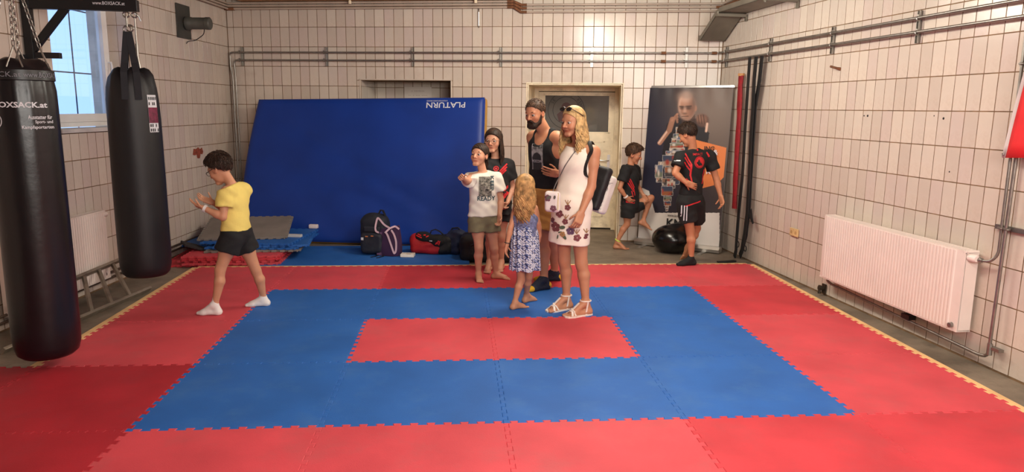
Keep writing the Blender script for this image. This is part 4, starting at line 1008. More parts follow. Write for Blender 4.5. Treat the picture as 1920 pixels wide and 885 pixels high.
put(pol([(1195, 390), (1199, 350), (1217, 358), (1228, 399), (1349, 399), (1349, 480), (1180, 480)]), L3((206, 200, 194)))
b = MB(); b.add(PT.reshape(-1, 3), [(i*V_+j, (i+1)*V_+j, (i+1)*V_+j+1, i*V_+j+1) for i in range(U_-1) for j in range(V_-1)])
m_ban = mat('banner_print', (255, 255, 255), .45, var=0, attr='print', spec=.35)
o = b.build('printed_sheet', m_ban, t, smooth=True, recalc=False)
ca = o.data.color_attributes.new('print', 'FLOAT_COLOR', 'POINT'); c4 = np.ones((U_*V_, 4), np.float32); c4[:, :3] = np.clip(C_.reshape(-1, 3), 0, 1); ca.data.foreach_set('color', c4.ravel())
b = MB(); b.add([tuple(q+A(*(-nbn*.016))) for q in [bp(.01, .085), bp(.99, .085), bp(.99, 1.99), bp(.01, 1.99)]], [(0, 1, 2, 3)]); b.build('sheet_back', mat('banner_back', (150, 146, 142), .7), t)
b = MB(); b.box((bp(0, 2.005)+bp(1, 2.005))/2, (np.linalg.norm(B1-B0)+.02, .022, .032), (ub, -nbn, np.cross(ub, -nbn))); b.build('top_rail', m_alu, t, bevel=.004)
b = MB(); b.loft([[bp(u, 0)+nb_*x+Z3*z for x, z in ((-.05, .012), (-.058, .05), (-.03, .082), (.02, .09), (.055, .06), (.055, .012))] for u in (-.012, 1.012)]); b.build('base_housing', m_alu, t, smooth=30)
b = MB(); b.tube([bp(.5, .08)+nb_*.03, bp(.5, 2.0)+nb_*.03], .011, 8); b.build('support_pole', m_alu, t)
for u in (.12, .84):
    b = MB(); b.box(bp(u, .006)-nb_*.05, (.05, .34, .012), (ub, nb_, Z3)); b.build('foot', m_alu, t)
vb = nrmz(nb_*lean/Hb+Z3)
def ban_text(txt, px, py, wd, ht, m, bold=.02):
    d_ = ray(px, py); k = (bp(0, .5)-CAM) @ nbn/(d_ @ nbn); b = MB(); flat_text(b, txt, CAM+d_*k+nbn*.002, ub, vb, wd, ht, bold); b.build('banner_lettering', m, t, kind='stuff')
m_ink = mat('black_ink', (26, 24, 26), .6)
for txt, px, py, wd, ht, m_ in (('ING', 1330, 278.5, .125, .056, m_ink), ('&', 1342, 286, .062, .062, m_print_w), ('NG', 1336, 298, .10, .056, m_ink), ('R', 1329, 322, .06, .058, m_print_w), ('www.krav', 1263, 404, .165, .030, mat('grey_ink2', (120, 116, 112), .6)), ('KM', 1264, 418, .20, .10, m_ink)):
    ban_text(txt, px, py, wd, ht, m_)
# exercise ball
S_ = SDF(); bc = A(2.37, 4.82, .168); S_.ell(bc, (.255, .25, .178)).ell(bc+A(.10, .02, .08), (.13, .13, .11), k=.06)
soft('exercise_ball', S_.mesh(.012, clips=[((0, 0, .002), (0, 0, -1))]), mat('black_rubber', (10, 10, 11), .22, var=.02), it=2, label='shiny black exercise ball sagging on the concrete in front of the banner', cat='ball')

# ------------------------------------------------------------------ belts hanging on the right wall pipe
m_belt = mat('black_belt', (15, 15, 18), .75, var=.1, bump=.2, bscale=90)
wv = eR
def belt(pts, wd, off, m, label, extra=None, offs=None):
    q = [onw('right', x, y, (offs[i] if offs else off)) for i, (x, y) in enumerate(pts)]
    t = thing('belt', label, 'belt', q[-1])
    f = [(q[i]*(1-k/3)+q[i+1]*(k/3)) for i in range(len(q)-1) for k in range(3)]+[q[-1]]
    b = MB(); b.ribbon(f, wv+nR*.15, wd, .012); b.build('strap', m, t, smooth=30)
    return t
b_ = belt([(1406, 107), (1403, 150), (1397, 240), (1392, 330), (1385, 400), (1381, 450), (1380, 470), (1377, 482)], .075, .085, m_belt, 'thin black belt hanging from the pipe just right of the red bag')
bb = MB(); p = onw('right', 1383, 458, .08); bb.torus(p, .035, .006, (eR, Z3, nR), 12, 5); bb.build('buckle_loop', m_belt, b_)
b_ = belt([(1418, 106), (1414, 150), (1412, 200), (1408, 260), (1405, 330), (1401, 400), (1396, 440), (1391, 470)], .085, .085, m_belt, 'middle black belt of three hanging from the pipe by the back corner')
b_ = belt([(1429, 105), (1424, 150), (1416, 200), (1412, 260), (1408, 330), (1405, 385), (1399, 440), (1391, 470), (1387, 480)], .085, .065, m_belt, 'nearest black belt hanging from the pipe by the back corner')
bb = MB(); p = onw('right', 1397, 466, .09); bb.torus(p, .03, .006, (eR, Z3, nR), 12, 5); bb.build('buckle_loop', m_belt, b_)
bb = MB(); bb.ribbon([onw('right', 1406, 395, .08), onw('right', 1409, 410, .1), onw('right', 1412, 419, .1)], wv, [.07, .04, .02], .01); bb.build('tip_flap', m_belt, b_)
t = thing('sash', 'long dark red cloth roll hanging on the right wall beside the black belts', 'sash', onw('right', 1378, 390, .06))
q = [onw('right', x, y, .06) for x, y in ((1390, 141), (1388, 160), (1386, 220), (1382, 280), (1379, 340), (1377, 391))]
f = [(q[i]*(1-k/4)+q[i+1]*(k/4)) for i in range(len(q)-1) for k in range(4)]+[q[-1]]
b = MB(); b.tube(f, [(.05+.006*math.sin(i*1.3), .022) for i in range(len(f))], 10, flat=wv); b.build('cloth', mat('dark_red_cloth', (140, 18, 30), .7, var=.12, vscale=20), t, smooth=60)
b = MB(); b.tube([q[0]-Z3*.01, q[0]+Z3*.02], (.04), 8, flat=wv); b.build('wooden_end', mat('wood_end', (190, 140, 90), .7), t)
b = MB(); b.ribbon([onz(1345, 491, .01), onz(1362, 490.5, .014), onz(1378, 489, .012)], A(.3, 1, 0), .05, .012); b.build('belt_end', m_belt, label='black belt end lying on the concrete below the hanging belts', cat='belt')

# ------------------------------------------------------------------ bags on the blue mat
m_navy = mat('navy_nylon', (20, 25, 38), .7, var=.12, bump=.3, bscale=40); m_blackn = mat('black_nylon', (14, 14, 18), .65, var=.12, bump=.3, bscale=40)
m_purple = mat('purple_cotton', (56, 28, 66), .8, var=.08); m_lilac = mat('lilac_webbing', (206, 178, 190), .8, var=.05); m_redn = mat('red_nylon', (166, 22, 30), .6, var=.08, bump=.3, bscale=30)
fold = lambda a, s: (lambda x, y, z: (a*np.sin(x*s+y*s*.7+1.3*np.sin(z*s*.8))*np.sin(z*s*.9+y*s*.3)).astype(np.float32))
def axz(deg): c, s = math.cos(math.radians(deg)), math.sin(math.radians(deg)); return np.array([[c, s, 0], [-s, c, 0], [0, 0, 1]])
# backpack
c = A(-1.22, 4.72, .03); ax = axz(-12); X_, Y_ = ax[0], ax[1]
t = thing('backpack', 'dark navy backpack leaning on the crash mat, leftmost of the bags', 'backpack', c)
S_ = SDF(); S_.rbox(c+Z3*.22, (.165, .11, .22), .08, ax).ell(c+Z3*.38, (.13, .10, .10), ax, k=.05).rbox(c+Z3*.14-Y_*.12, (.13, .05, .12), .04, ax, k=.015)
_, bvb = soft('body', S_.mesh(.009, noise=fold(.005, 28)), m_navy, t)
S_ = SDF(); S_.rbox(c+Z3*.3-Y_*.115+X_*.0, (.10, .02, .035), .015, ax); soft('front_pocket', S_.mesh(.007), m_navy, t)
b = MB(); b.ribbon([c+X_*.05+Z3*.47, c+X_*.07+Z3*.51, c+X_*.10+Z3*.505, c+X_*.12+Z3*.46, c+X_*.16+Z3*.30, c+X_*.175+Z3*.12], Y_, .04, .012); b.build('shoulder_strap', m_blackn, t)
b = MB(); b.ribbon([c+X_*.1-Y_*.08+Z3*.02, c+X_*.07-Y_*.2+Z3*.005, c+X_*.03-Y_*.27+Z3*.006], X_, .016, .004); b.build('loose_strap_end', m_blackn, t); b = MB(); b.ribbon([c+X_*.17-Y_*.08+Z3*.02, c+X_*.15-Y_*.2+Z3*.005, c+X_*.11-Y_*.3+Z3*.006], X_, .016, .004); b.build('loose_strap_end', m_blackn, t)
for dx, dz_ in ((-.045, .225), (.02, .232)): b = MB(); b.box(c-Y_*.178+X_*dx+Z3*dz_, (.03, .006, .01), ax); b.build('reflector_tab', mat('orange_tab', (196, 120, 70), .6), t)
b = MB(); b.box(c-Y_*.170-X_*.10+Z3*.195, (.028, .006, .03), ax); b.build('logo_patch', m_print_w, t)
# purple tote
c = A(-1.045, 4.60, .03); ax = axz(-16); X_, Y_ = ax[0], ax[1]
t = thing('tote_bag', 'purple shopping bag with lilac handles beside the navy backpack', 'bag', c)
b = MB(); rg = []
for z, wx, wy in ((0, .125, .075), (.01, .13, .08), (.12, .132, .078), (.22, .128, .055), (.30, .118, .03)):
    rg.append([c+X_*wx*sx*(.98+.02*math.cos(i))+Y_*wy*sy+Z3*(z+(.05*(sx+1)/2 if z > .28 else 0)) for i, (sx, sy) in enumerate(((-1, -.8), (-.6, -1), (0, -1.06), (.6, -1), (1, -.8), (1.03, 0), (1, .8), (0, 1), (-1, .8), (-1.02, 0)))])
b.loft(rg); b.build('body', m_purple, t, smooth=60)
b = MB(); b.hexa([c-X_*.13-Y_*.079+Z3*.005, c-X_*.065-Y_*.085+Z3*.005, c-X_*.065-Y_*.083+Z3*.005, c-X_*.13-Y_*.074+Z3*.005, c-X_*.122-Y_*.052+Z3*.27, c-X_*.075-Y_*.052+Z3*.27, c-X_*.075-Y_*.04+Z3*.27, c-X_*.122-Y_*.04+Z3*.27])
m_pat = mat('patterned_band', (96, 70, 104), .8, var=.45, vscale=60); b.build('patterned_band', m_pat, t, label='mottled lilac patterned band')
for pts in ([(-.10, .27, -.075), (-.135, .285, -.07), (-.145, .33, -.06), (-.13, .41, -.05), (-.115, .435, -.05), (-.09, .415, -.05), (-.04, .36, -.05), (.03, .325, -.06)],
            [(-.02, .285, -.085), (.01, .25, -.088), (.05, .15, -.095), (.085, .055, -.1), (.10, .045, -.102), (.115, .08, -.1), (.115, .18, -.095), (.085, .26, -.08), (.05, .305, -.07)],
            [(-.01, .28, -.085), (.03, .32, -.075), (.08, .345, -.06), (.10, .345, -.055), (.14, .315, -.05)]):
    q = spline([c+X_*x+Z3*z+Y_*y for x, z, y in pts], 4); wd_ = [np.cross(nrmz(q[min(i+1, len(q)-1)]-q[max(i-1, 0)]), Y_) for i in range(len(q))]
    b = MB(); b.ribbon(q, wd_, .02, .005); b.build('handle', m_lilac, t)
# white box
b = MB(); b.box(A(-.83, 4.50, .048), (.155, .11, .034), (nrmz((1, -.12, .0)), nrmz((.12, 1, 0)), Z3)); o = b.build('small_box', mat('white_card', (226, 218, 206), .6), bevel=.004, label='small flat white box lying in front of the purple bag', cat='box')
b = MB(); b.box(A(-.82, 4.47, .0655), (.05, .012, .002), (nrmz((1, -.12, .0)), nrmz((.12, 1, 0)), Z3)); b.build('printed_mark', m_rust, o)
# red and black sports bag
c = A(-.60, 4.72, .03); ax = axz(-10); X_, Y_ = ax[0], ax[1]
t = thing('sports_bag', 'red and black sports bag slumped beside the purple bag', 'sports bag', c)
S_ = SDF(); S_.rbox(c+Z3*.085, (.21, .12, .085), .06, ax).ell(c-X_*.12+Z3*.15, (.10, .1, .085), ax, k=.05).ell(c+X_*.02+Z3*.14, (.15, .1, .06), ax, k=.05)
soft('body', S_.mesh(.009, noise=fold(.008, 26)), m_redn, t)
S_ = SDF(); S_.rbox(c+X_*.20+Z3*.11, (.10, .12, .11), .06, ax); soft('end_pocket', S_.mesh(.009, noise=fold(.006, 30)), m_blackn, t)
b = MB(); b.ribbon([c+X_*.02+Z3*.21-Y_*.02, c+X_*.04+Z3*.27-Y_*.03, c+X_*.09+Z3*.285-Y_*.03, c+X_*.14+Z3*.26-Y_*.02, c+X_*.2+Z3*.2], Y_, .035, .008); b.build('handle', m_blackn, t)
S_ = SDF(); S_.ell(c+X_*.04-Y_*.07+Z3*.19, (.17, .07, .045), ax).ell(c-X_*.06-Y_*.05+Z3*.215, (.09, .07, .045), ax, k=.05).ell(c+X_*.12-Y_*.10+Z3*.15, (.08, .05, .055), ax, k=.05)
sh_, bvs = soft('folded_shirt', S_.mesh(.008, noise=fold(.008, 34)), mat('black_jersey', (16, 16, 18), .85, var=.1), label='crumpled black sports shirt with red stripes thrown over the sports bag', cat='shirt')
b = MB(); yv = -Y_
for x0, z0, x1, z1 in ((-.13, .245, -.06, .225), (-.125, .222, -.05, .20), (-.03, .232, .05, .238), (.0, .212, .03, .225), (.13, .13, .15, .175), (.15, .12, .165, .17), (.11, .125, .13, .155)):
    V, Fs = strip_polys([(x0, z0-.2), (x1, z1-.2)], .012, 3); proj_polys(b, V, Fs, c+Z3*.2, X_, Z3, yv, bvs, .004)
b.build('red_stripes', mat('red_trim', (206, 36, 40), .7), sh_, kind='stuff')
b = MB(); 
for x0, z0, x1, z1, wd in ((.05, .245, .09, .225, .02), (.04, .168, .075, .168, .012)):
    V, Fs = strip_polys([(x0, z0-.2), (x1, z1-.2)], wd, 3); proj_polys(b, V, Fs, c+Z3*.2, X_, Z3, yv, bvs, .005)
b.build('white_marks', m_print_w, sh_, kind='stuff')
# navy bag and big black bag behind the children
c = A(-.30, 4.66, .03); ax = axz(-20); X_, Y_ = ax[0], ax[1]
t = thing('backpack', 'small navy bag with a white mark, between the red sports bag and the black holdall', 'backpack', c)
S_ = SDF(); S_.rbox(c+Z3*.13, (.10, .09, .13), .06, ax).ell(c+X_*.06+Z3*.24, (.10, .07, .05), ax, k=.05); soft('body', S_.mesh(.009, noise=fold(.009, 30)), mat('navy_nylon2', (22, 32, 62), .7, var=.12, bump=.3, bscale=40), t)
b = MB(); b.box(c-Y_*.098-X_*.02+Z3*.12, (.02, .006, .045), ax); b.build('logo_patch', m_print_w, t)
b = MB(); b.tube([c-X_*.05+Z3*.25, c-X_*.02+Z3*.30, c+X_*.05+Z3*.31, c+X_*.1+Z3*.27], .010, 6); b.build('carry_loop', m_navy, t)
c = A(.13, 4.37, .0); ax = axz(-4); X_, Y_ = ax[0], ax[1]
t = thing('holdall', 'large black holdall standing behind the two girls at the mat edge', 'holdall', c)
S_ = SDF(); S_.rbox(c+Z3*.155, (.36, .14, .155), .07, ax).ell(c-X_*.08+Z3*.27, (.20, .11, .06), ax, k=.06); soft('body', S_.mesh(.010, noise=fold(.008, 22)), m_blackn, t)
b = MB(); b.tube([c-X_*.26-Y_*.14+Z3*.05, c-X_*.24-Y_*.145+Z3*.2, c-X_*.1-Y_*.13+Z3*.28, c+X_*.05-Y_*.12+Z3*.30], .006, 6); b.build('zip_piping', m_navy, t)
b = MB(); b.ribbon([c-X_*.2+Z3*.28, c-X_*.12+Z3*.36, c+X_*.05+Z3*.37, c+X_*.15+Z3*.3], Y_, .035, .008); b.build('handle', m_blackn, t)
b = MB(); b.box(c-X_*.22-Y_*.142+Z3*.245, (.03, .004, .014), ax); b.build('metal_tag', m_steel, t)
# ------------------------------------------------------------------ people
m_skin = mat('skin', (255, 255, 255), .5, var=.03, vscale=14, attr='tint', spec=.35)
m_skin.node_tree.nodes['Principled BSDF'].inputs['Subsurface Weight'].default_value = .08
m_skin.node_tree.nodes['Principled BSDF'].inputs['Subsurface Radius'].default_value = (.012, .004, .002)
m_eye = mat('eye_white', (172, 158, 150), .25, var=0); m_iris = mat('iris', (52, 36, 26), .2, var=0)
m_lip = None
def frame(fwd, up=Z3):
    f = nrmz(fwd); r = nrmz(np.cross(f, up)); return r, f, np.cross(r, f)
def finger(S_, base, d, n, L_, r, curl):
    p = np.asarray(base, float); f = d.copy()
    for i, (q, cr) in enumerate(((.45, curl*.8), (.32, curl), (.23, curl*.8))):
        c, s = math.cos(cr), math.sin(cr); f = nrmz(f*c+n*s)
        e = p+f*L_*q; S_.cone(p, e, r*(1-.08*i), r*(1-.08*(i+1)), k=.003); p = e; n = nrmz(n-f*(n@f))
def hand(S_, wr, tip, side, H, curl=.35, normal=None, spread=.12):
    """palm + four unequal fingers + thumb from the side of the palm; normal = palm side"""
    d = nrmz(np.asarray(tip)-np.asarray(wr)); L_ = .105*H
    n = np.asarray(normal, float); n = nrmz(n-d*(n@d)); s = np.cross(d, n)*side     # s points to the thumb side
    pw = .043*H/2; pl = L_*.50; R_ = np.stack([s, d, n])
    S_.cone(wr, wr+d*pl*.3, .0145*H*.85, .0145*H*.9, k=.012, flat=(n, .75))
    S_.rbox(wr+d*pl*.55, (pw, pl*.55, .0085*H), .008*H, R_, k=.010)
    for i, (o, l) in enumerate(((.75, .46), (.26, .51), (-.25, .475), (-.72, .375))):
        finger(S_, wr+d*pl*.98+s*pw*o, nrmz(d+s*o*spread), n, L_*l, .0048*H, curl*(1+.15*i))
    tb = wr+d*pl*.28+s*pw*.75
    finger(S_, tb, nrmz(d*.7+s*.75+n*.25), nrmz(n*.6-s*.5), L_*.46, .0055*H, curl*.7)
def foot(S_, an, toe, H, zf, bare=True, lift=False):
    fl_ = A(*toe)-A(*an); up = Z3
    if not lift: fl_[2] = 0
    f = nrmz(fl_); L_ = .15*H
    if lift: up = nrmz(np.cross(np.cross(f, nrmz(an-toe+Z3)), f)) if abs(f[2]) > .5 else nrmz(Z3-f*f[2])
    r = np.cross(f, up); base = A(an[0], an[1], zf if not lift else 0)
    if lift: base = an-up*.045*H
    c = lambda a, b, h: base+f*a*L_+r*b*L_+up*h*H
    S_.cone(an, c(-.12, 0, .017), .0185*H, .018*H, k=.02)
    S_.cone(c(-.12, 0, .0165), c(.45, 0, .0125), .0165*H, .0125*H, k=.02, flat=(r, 1.35))
    S_.cone(an+f*.015*H-Z3*.008*H, c(.5, .02, .014), .0165*H, .0125*H, k=.025, flat=(r, 1.3))
    if bare:
        for i, (b_, ln, rr) in enumerate(((.125, .22, .0085), (.05, .20, .0062), (-.01, .175, .0058), (-.065, .145, .0055), (-.115, .11, .0055))):
            b2 = b_*(1 if True else -1)
            S_.cone(c(.46, b2*TS[0], .009), c(.50+ln, b2*TS[0]*1.15, .0062), rr*H*1.05, rr*H*.9, k=.004)
    else: S_.cone(c(.45, 0, .0125), c(.68, .02*TS[0], .0095), .0125*H, .0095*H, k=.02, flat=(r, 1.6))
    return base, f, r
TS = [1]
def person(label, H, Y, J, look, hh, skin, front=None, bw=1.0, fat=1.0, bare=(True, True), lift=(None, None), zf=.03, roll=0, curl=(.35, .35), palm=(None, None), face='', smile=0, lim=1.0, vox=.0075, chin=1.0):
    S = H/1.75
    g = {k: at(v[0], v[1], Y+v[2]) for k, v in J.items()}
    up = nrmz(g['neck']-g['pelvis']); rt = nrmz(g['shr']-g['shl']); fr = nrmz(np.cross(up, rt)); rt = nrmz(np.cross(fr, up))
    R_ = np.stack([rt, fr, up]); B = SDF()
    nk, pv = g['neck'], g['pelvis']; sp = lambda t: pv+(nk-pv)*t
    hip = nrmz(rt*A(1, 1, 0)) if 'hipdir' not in J else None
    hr, hl = pv+hip*.082*S*bw-up*.04*S, pv-hip*.082*S*bw-up*.04*S
    k = .035*S
    B.ell(sp(.0), (.158*S*bw*fat, .108*S*fat, .12*S), R_, k=k)
    B.ell(sp(.38), (.138*S*bw*fat, .095*S*fat, .15*S), R_, k=k)
    B.ell(sp(.70)+fr*.005, (.158*S*bw, .108*S, .155*S), R_, k=k)
    B.cone(g['shl']+rt*.02*S, g['shr']-rt*.02*S, .055*S, k=k)
    B.cone(nk-up*.03*S, (g['shl']*.6+nk*.4)-up*.01*S, .05*S, .045*S, k=k); B.cone(nk-up*.03*S, (g['shr']*.6+nk*.4)-up*.01*S, .05*S, .045*S, k=k)
    r_, f_, u_ = frame(look); 
    if roll: c, s = math.cos(roll), math.sin(roll); r_, u_ = r_*c+u_*s, u_*c-r_*s
    hc = at(J['head'][0], J['head'][1], Y+J['head'][2]); hq = np.stack([r_, f_, u_])
    hp = lambda x, y, z: hc+(r_*x+f_*y+u_*z)*hh
    B.cone(nk-up*.02*S, hp(0, -.10, -.22), .052*S*(1.12 if 'beard' in face else 1), .048*S*(1.15 if 'beard' in face else 1), k=.02*S)
    e = lambda p, r, k, op='+': B.ell(hp(*p), np.array(r)*hh, hq, k=k*hh, op=op)
    cn = lambda p, q, ra, rb, k, op='+': B.cone(hp(*p), hp(*q), ra*hh, rb*hh, k=k*hh, op=op)
    e((0, -.06, .13), (.33, .40, .36), .08); e((0, .10, -.08), (.285, .27, .30), .1); e((0, .15, -.29), (.215, .175, .17), .1); cn((-.07, .27, -.415), (.07, .27, -.415), .075*chin, .075*chin, .06)
    e((-.17, .21, -.13), (.11, .11, .12), .06); e((.17, .21, -.13), (.11, .11, .12), .06)
    cn((-.17, .285, .085), (.17, .285, .085), .05, .05, .05)
    cn((0, .345, .03), (0, .435, -.125), .03, .048, .03); e((.05, .375, -.145), (.035, .04, .03), .02); e((-.05, .375, -.145), (.035, .04, .03), .02)
    for sx in (-1, 1): e((sx*.135, .385, .0), (.076, .062, .016-.006*smile), .02, '-')
    for sx in (-1, 1): e((sx*.335, -.04, -.04), (.035, .095, .14), .02); e((sx*.36, -.0, -.03), (.02, .04, .07), .02, '-')
    e((0, .300, -.262), (.12+.03*smile, .04, .018), .03); e((0, .298, -.302), (.10+.03*smile, .04, .022), .03)
    e((0, .338, -.282), (.115+.035*smile, .02, .006), .01, '-')
    if smile:
        for sx in (-1, 1): e((sx*.145, .345, -.262), (.02, .03, .014), .02, '-'); e((sx*.16, .26, -.17), (.09, .09, .07), .05)
    # limbs
    for sd, s in (('l', -1), ('r', 1)):
        sh, el, wr, ha = g['sh'+sd], g['el'+sd], g['wr'+sd], g['ha'+sd]; l = lim*S
        B.cone(sh, sh+(el-sh)*.35, .056*l, .049*l, k=.03*S); B.cone(sh+(el-sh)*.3, el, .048*l, .038*l, k=.02*S)
        B.cone(el, el+(wr-el)*.35, .038*l, .040*l, k=.015*S); B.cone(el+(wr-el)*.3, wr, .040*l, .026*l, k=.015*S, flat=None)
        pn = palm[0 if sd == 'l' else 1]
        if pn is None: pn = rt*(-s)
        hand(B, wr, ha, s*(1), H, curl[0 if sd == 'l' else 1], pn)
        hpj = hl if sd == 'l' else hr; kn, an = g['kn'+sd], g['an'+sd]
        B.cone(hpj, hpj+(kn-hpj)*.45, .090*l*fat, .075*l*fat, k=.03*S); B.cone(hpj+(kn-hpj)*.4, kn, .076*l*fat, .053*l, k=.03*S)
        B.cone(kn, kn+(an-kn)*.1, .053*l, .05*l, k=.02*S)
        bd = nrmz(np.cross(np.cross(kn-an, hip), kn-an)); fw = nrmz(np.cross(nrmz(kn-an), hip)); cc = kn+(an-kn)*.33-fw*.014*S
        B.cone(kn+(an-kn)*.06, cc, .046*l, .054*l, k=.02*S); B.cone(cc, an, .054*l, .031*l, k=.02*S)
        i = 0 if sd == 'l' else 1; TS[0] = -s
        g['foot'+sd] = foot(B, an, g['to'+sd], H, zf, bare[i], lift[i] is not None)
    fine = [(hc-hh*.56, hc+hh*.56)]+[(np.minimum(g['wr'+q], g['ha'+q])-.05*S, np.maximum(g['wr'+q], g['ha'+q])+.06*S) for q in 'lr']
    VQ = B.mesh(vox, fine, .0042)
    c0 = L3(skin)
    def tint(V):
        C = np.tile(c0, (len(V), 1)); q = (V-hc) @ hq.T/hh
        def spot(p, r, col, a):
            d = np.linalg.norm((q-np.array(p))/np.array(r), axis=1); w_ = np.clip(1.4-d, 0, 1)[:, None]*a; C[:] = C*(1-w_)+np.asarray(col)*w_
        for sx in (-1, 1): spot((sx*.18, .33, -.13), (.12, .2, .11), c0*A(1.02, .78, .76), .4); spot((sx*.36, -.02, -.03), (.07, .12, .15), c0*A(1, .75, .72), .5)
        spot((0, .42, -.13), (.07, .1, .06), c0*A(1.02, .78, .75), .5)
        spot((0, .32, -.283), (.115+.03*smile, .10, .034), c0*A(.74, .36, .36), .9)
        if smile: spot((0, .32, -.284), (.13, .10, .008), c0*A(.35, .12, .12), .8); [spot((sx*.14, .28, -.262), (.03, .09, .018), c0*A(.6, .3, .3), .7) for sx in (-1, 1)]
        for sx in (-1, 1): spot((sx*.135, .32, .0), (.085, .1, .04), c0*A(.55, .45, .42), .45)
        for j in ('knl', 'knr', 'ell', 'elr'):
            d = np.linalg.norm(V-g[j], axis=1)/(.07*S); w_ = np.clip(1.3-d, 0, 1)[:, None]*.25; C[:] = C*(1-w_)+c0*A(.95, .75, .7)*w_
        return np.clip(C, 0, 1)
    fb = A(pv[0], pv[1], 0); base = (g['footl'][0]+g['footr'][0])/2; base[2] = zf
    body, bv = soft('person', VQ, m_skin, loc=base, attr=tint, it=1, label=label, cat='person')
    for sx in (-1, 1):
        S2 = SDF(); S2.ell(hp(sx*.135, .275, 0), A(.075, .075, .075)*hh, hq); soft('eye', S2.mesh(.0045, pad=.012), m_eye, body)
        b = MB(); o_ = hp(sx*.135, .275, -.008); dv = nrmz(f_+r_*sx*.0); V, Fs = disc_polys(0, .038*hh, 10); rr = .0765*hh
        b.add([o_+r_*x+u_*y+f_*math.sqrt(max(rr*rr-x*x-y*y, 0)) for x, y in V], Fs); b.build('iris', m_iris, body)
    res = dict(g=g, S=S, H=H, up=up, rt=rt, fr=fr, R=R_, hp=hp, hq=hq, hc=hc, hh=hh, body=body, bv=bv, sp=sp, hl=hl, hr=hr, hip=hip, r=r_, f=f_, u=u_, fat=fat, bw=bw, lim=lim, B=B)
    return res
def brows(p, m, th=.02, sad=0):
    for sx in (-1, 1):
        S_ = SDF(); hp = p['hp']; S_.cone(hp(sx*.06, .335, .088), hp(sx*.15, .325, .112), th*p['hh'], th*p['hh'], k=.002); S_.cone(hp(sx*.15, .325, .112), hp(sx*.22, .28, .092), th*p['hh'], th*.6*p['hh'], k=.002)
        soft('eyebrow', S_.mesh(.0035, pad=.01), m, p['body'], it=0)
def short_hair(p, m, front_z=.27, back_z=-.30, th=.05, top=.03, noise=.004, quiff=0, tufts=900, tl=.11):
    S_ = SDF(); hp, hh, hq = p['hp'], p['hh'], p['hq']
    S_.ell(hp(0, -.06, .13+top/2), A(.33+th, .40+th, .36+top+.02)*hh, hq)
    if quiff: S_.ell(hp(0, .20, .42), A(.24, .16, .10)*hh, hq, k=.08*hh); S_.ell(hp(0, -.05, .46), A(.27, .30, .09)*hh, hq, k=.08*hh)
    a = hp(0, .34, front_z); b = hp(0, -.36, back_z); d = nrmz(b-a); n = nrmz(np.cross(d, p['r'])); n = n if n @ p['u'] < 0 else -n
    clips = [(a, n)]
    # temples: keep hair off the face side
    rgf = np.random.default_rng(1)
    nz = lambda x, y, z: (noise*(np.sin(x*260+1.7*np.sin(z*190))*np.sin(y*240+z*160)+.5*np.sin(x*500+y*430+z*80))).astype(np.float32)
    o, bv = soft('hair', S_.mesh(.005, noise=nz, clips=clips), m, p['body'], it=1)
    rg = np.random.default_rng(3); b = MB()
    for i in range(tufts):
        ph = rg.uniform(0, 2*PI); ct = rg.uniform(-.75, 1); st_ = math.sqrt(1-ct*ct)
        dr = p['r']*st_*math.cos(ph)+p['f']*st_*math.sin(ph)+p['u']*ct; c_ = hp(0, -.06, .13)
        h = bv.ray_cast(Vector(c_+dr*.4), Vector(-dr), .4)
        if h[0] is None: continue
        q = np.array(h[0]); d = nrmz(-p['u']*(.9-.6*ct)+p['f']*(.75*max(ct, 0)+.1*(1 if st_*math.sin(ph) > 0 else -1))+np.array(rg.normal(0, .28, 3))); d = nrmz(d-dr*(d@dr)); L_ = tl*hh*rg.uniform(.7, 1.3)
        if (q+d*L_-a)@n > .012*(hh/.23): continue
        b.tube([q-d*L_*.3, q+dr*.012*hh*1.5+d*L_*.25, q+d*L_*.8+dr*.006], [.0026, .0028, .0006], 4, cap=False)
    if b.v: b.build('hair_tufts', m, o, smooth=True, kind='stuff', recalc=False)
    return o, bv
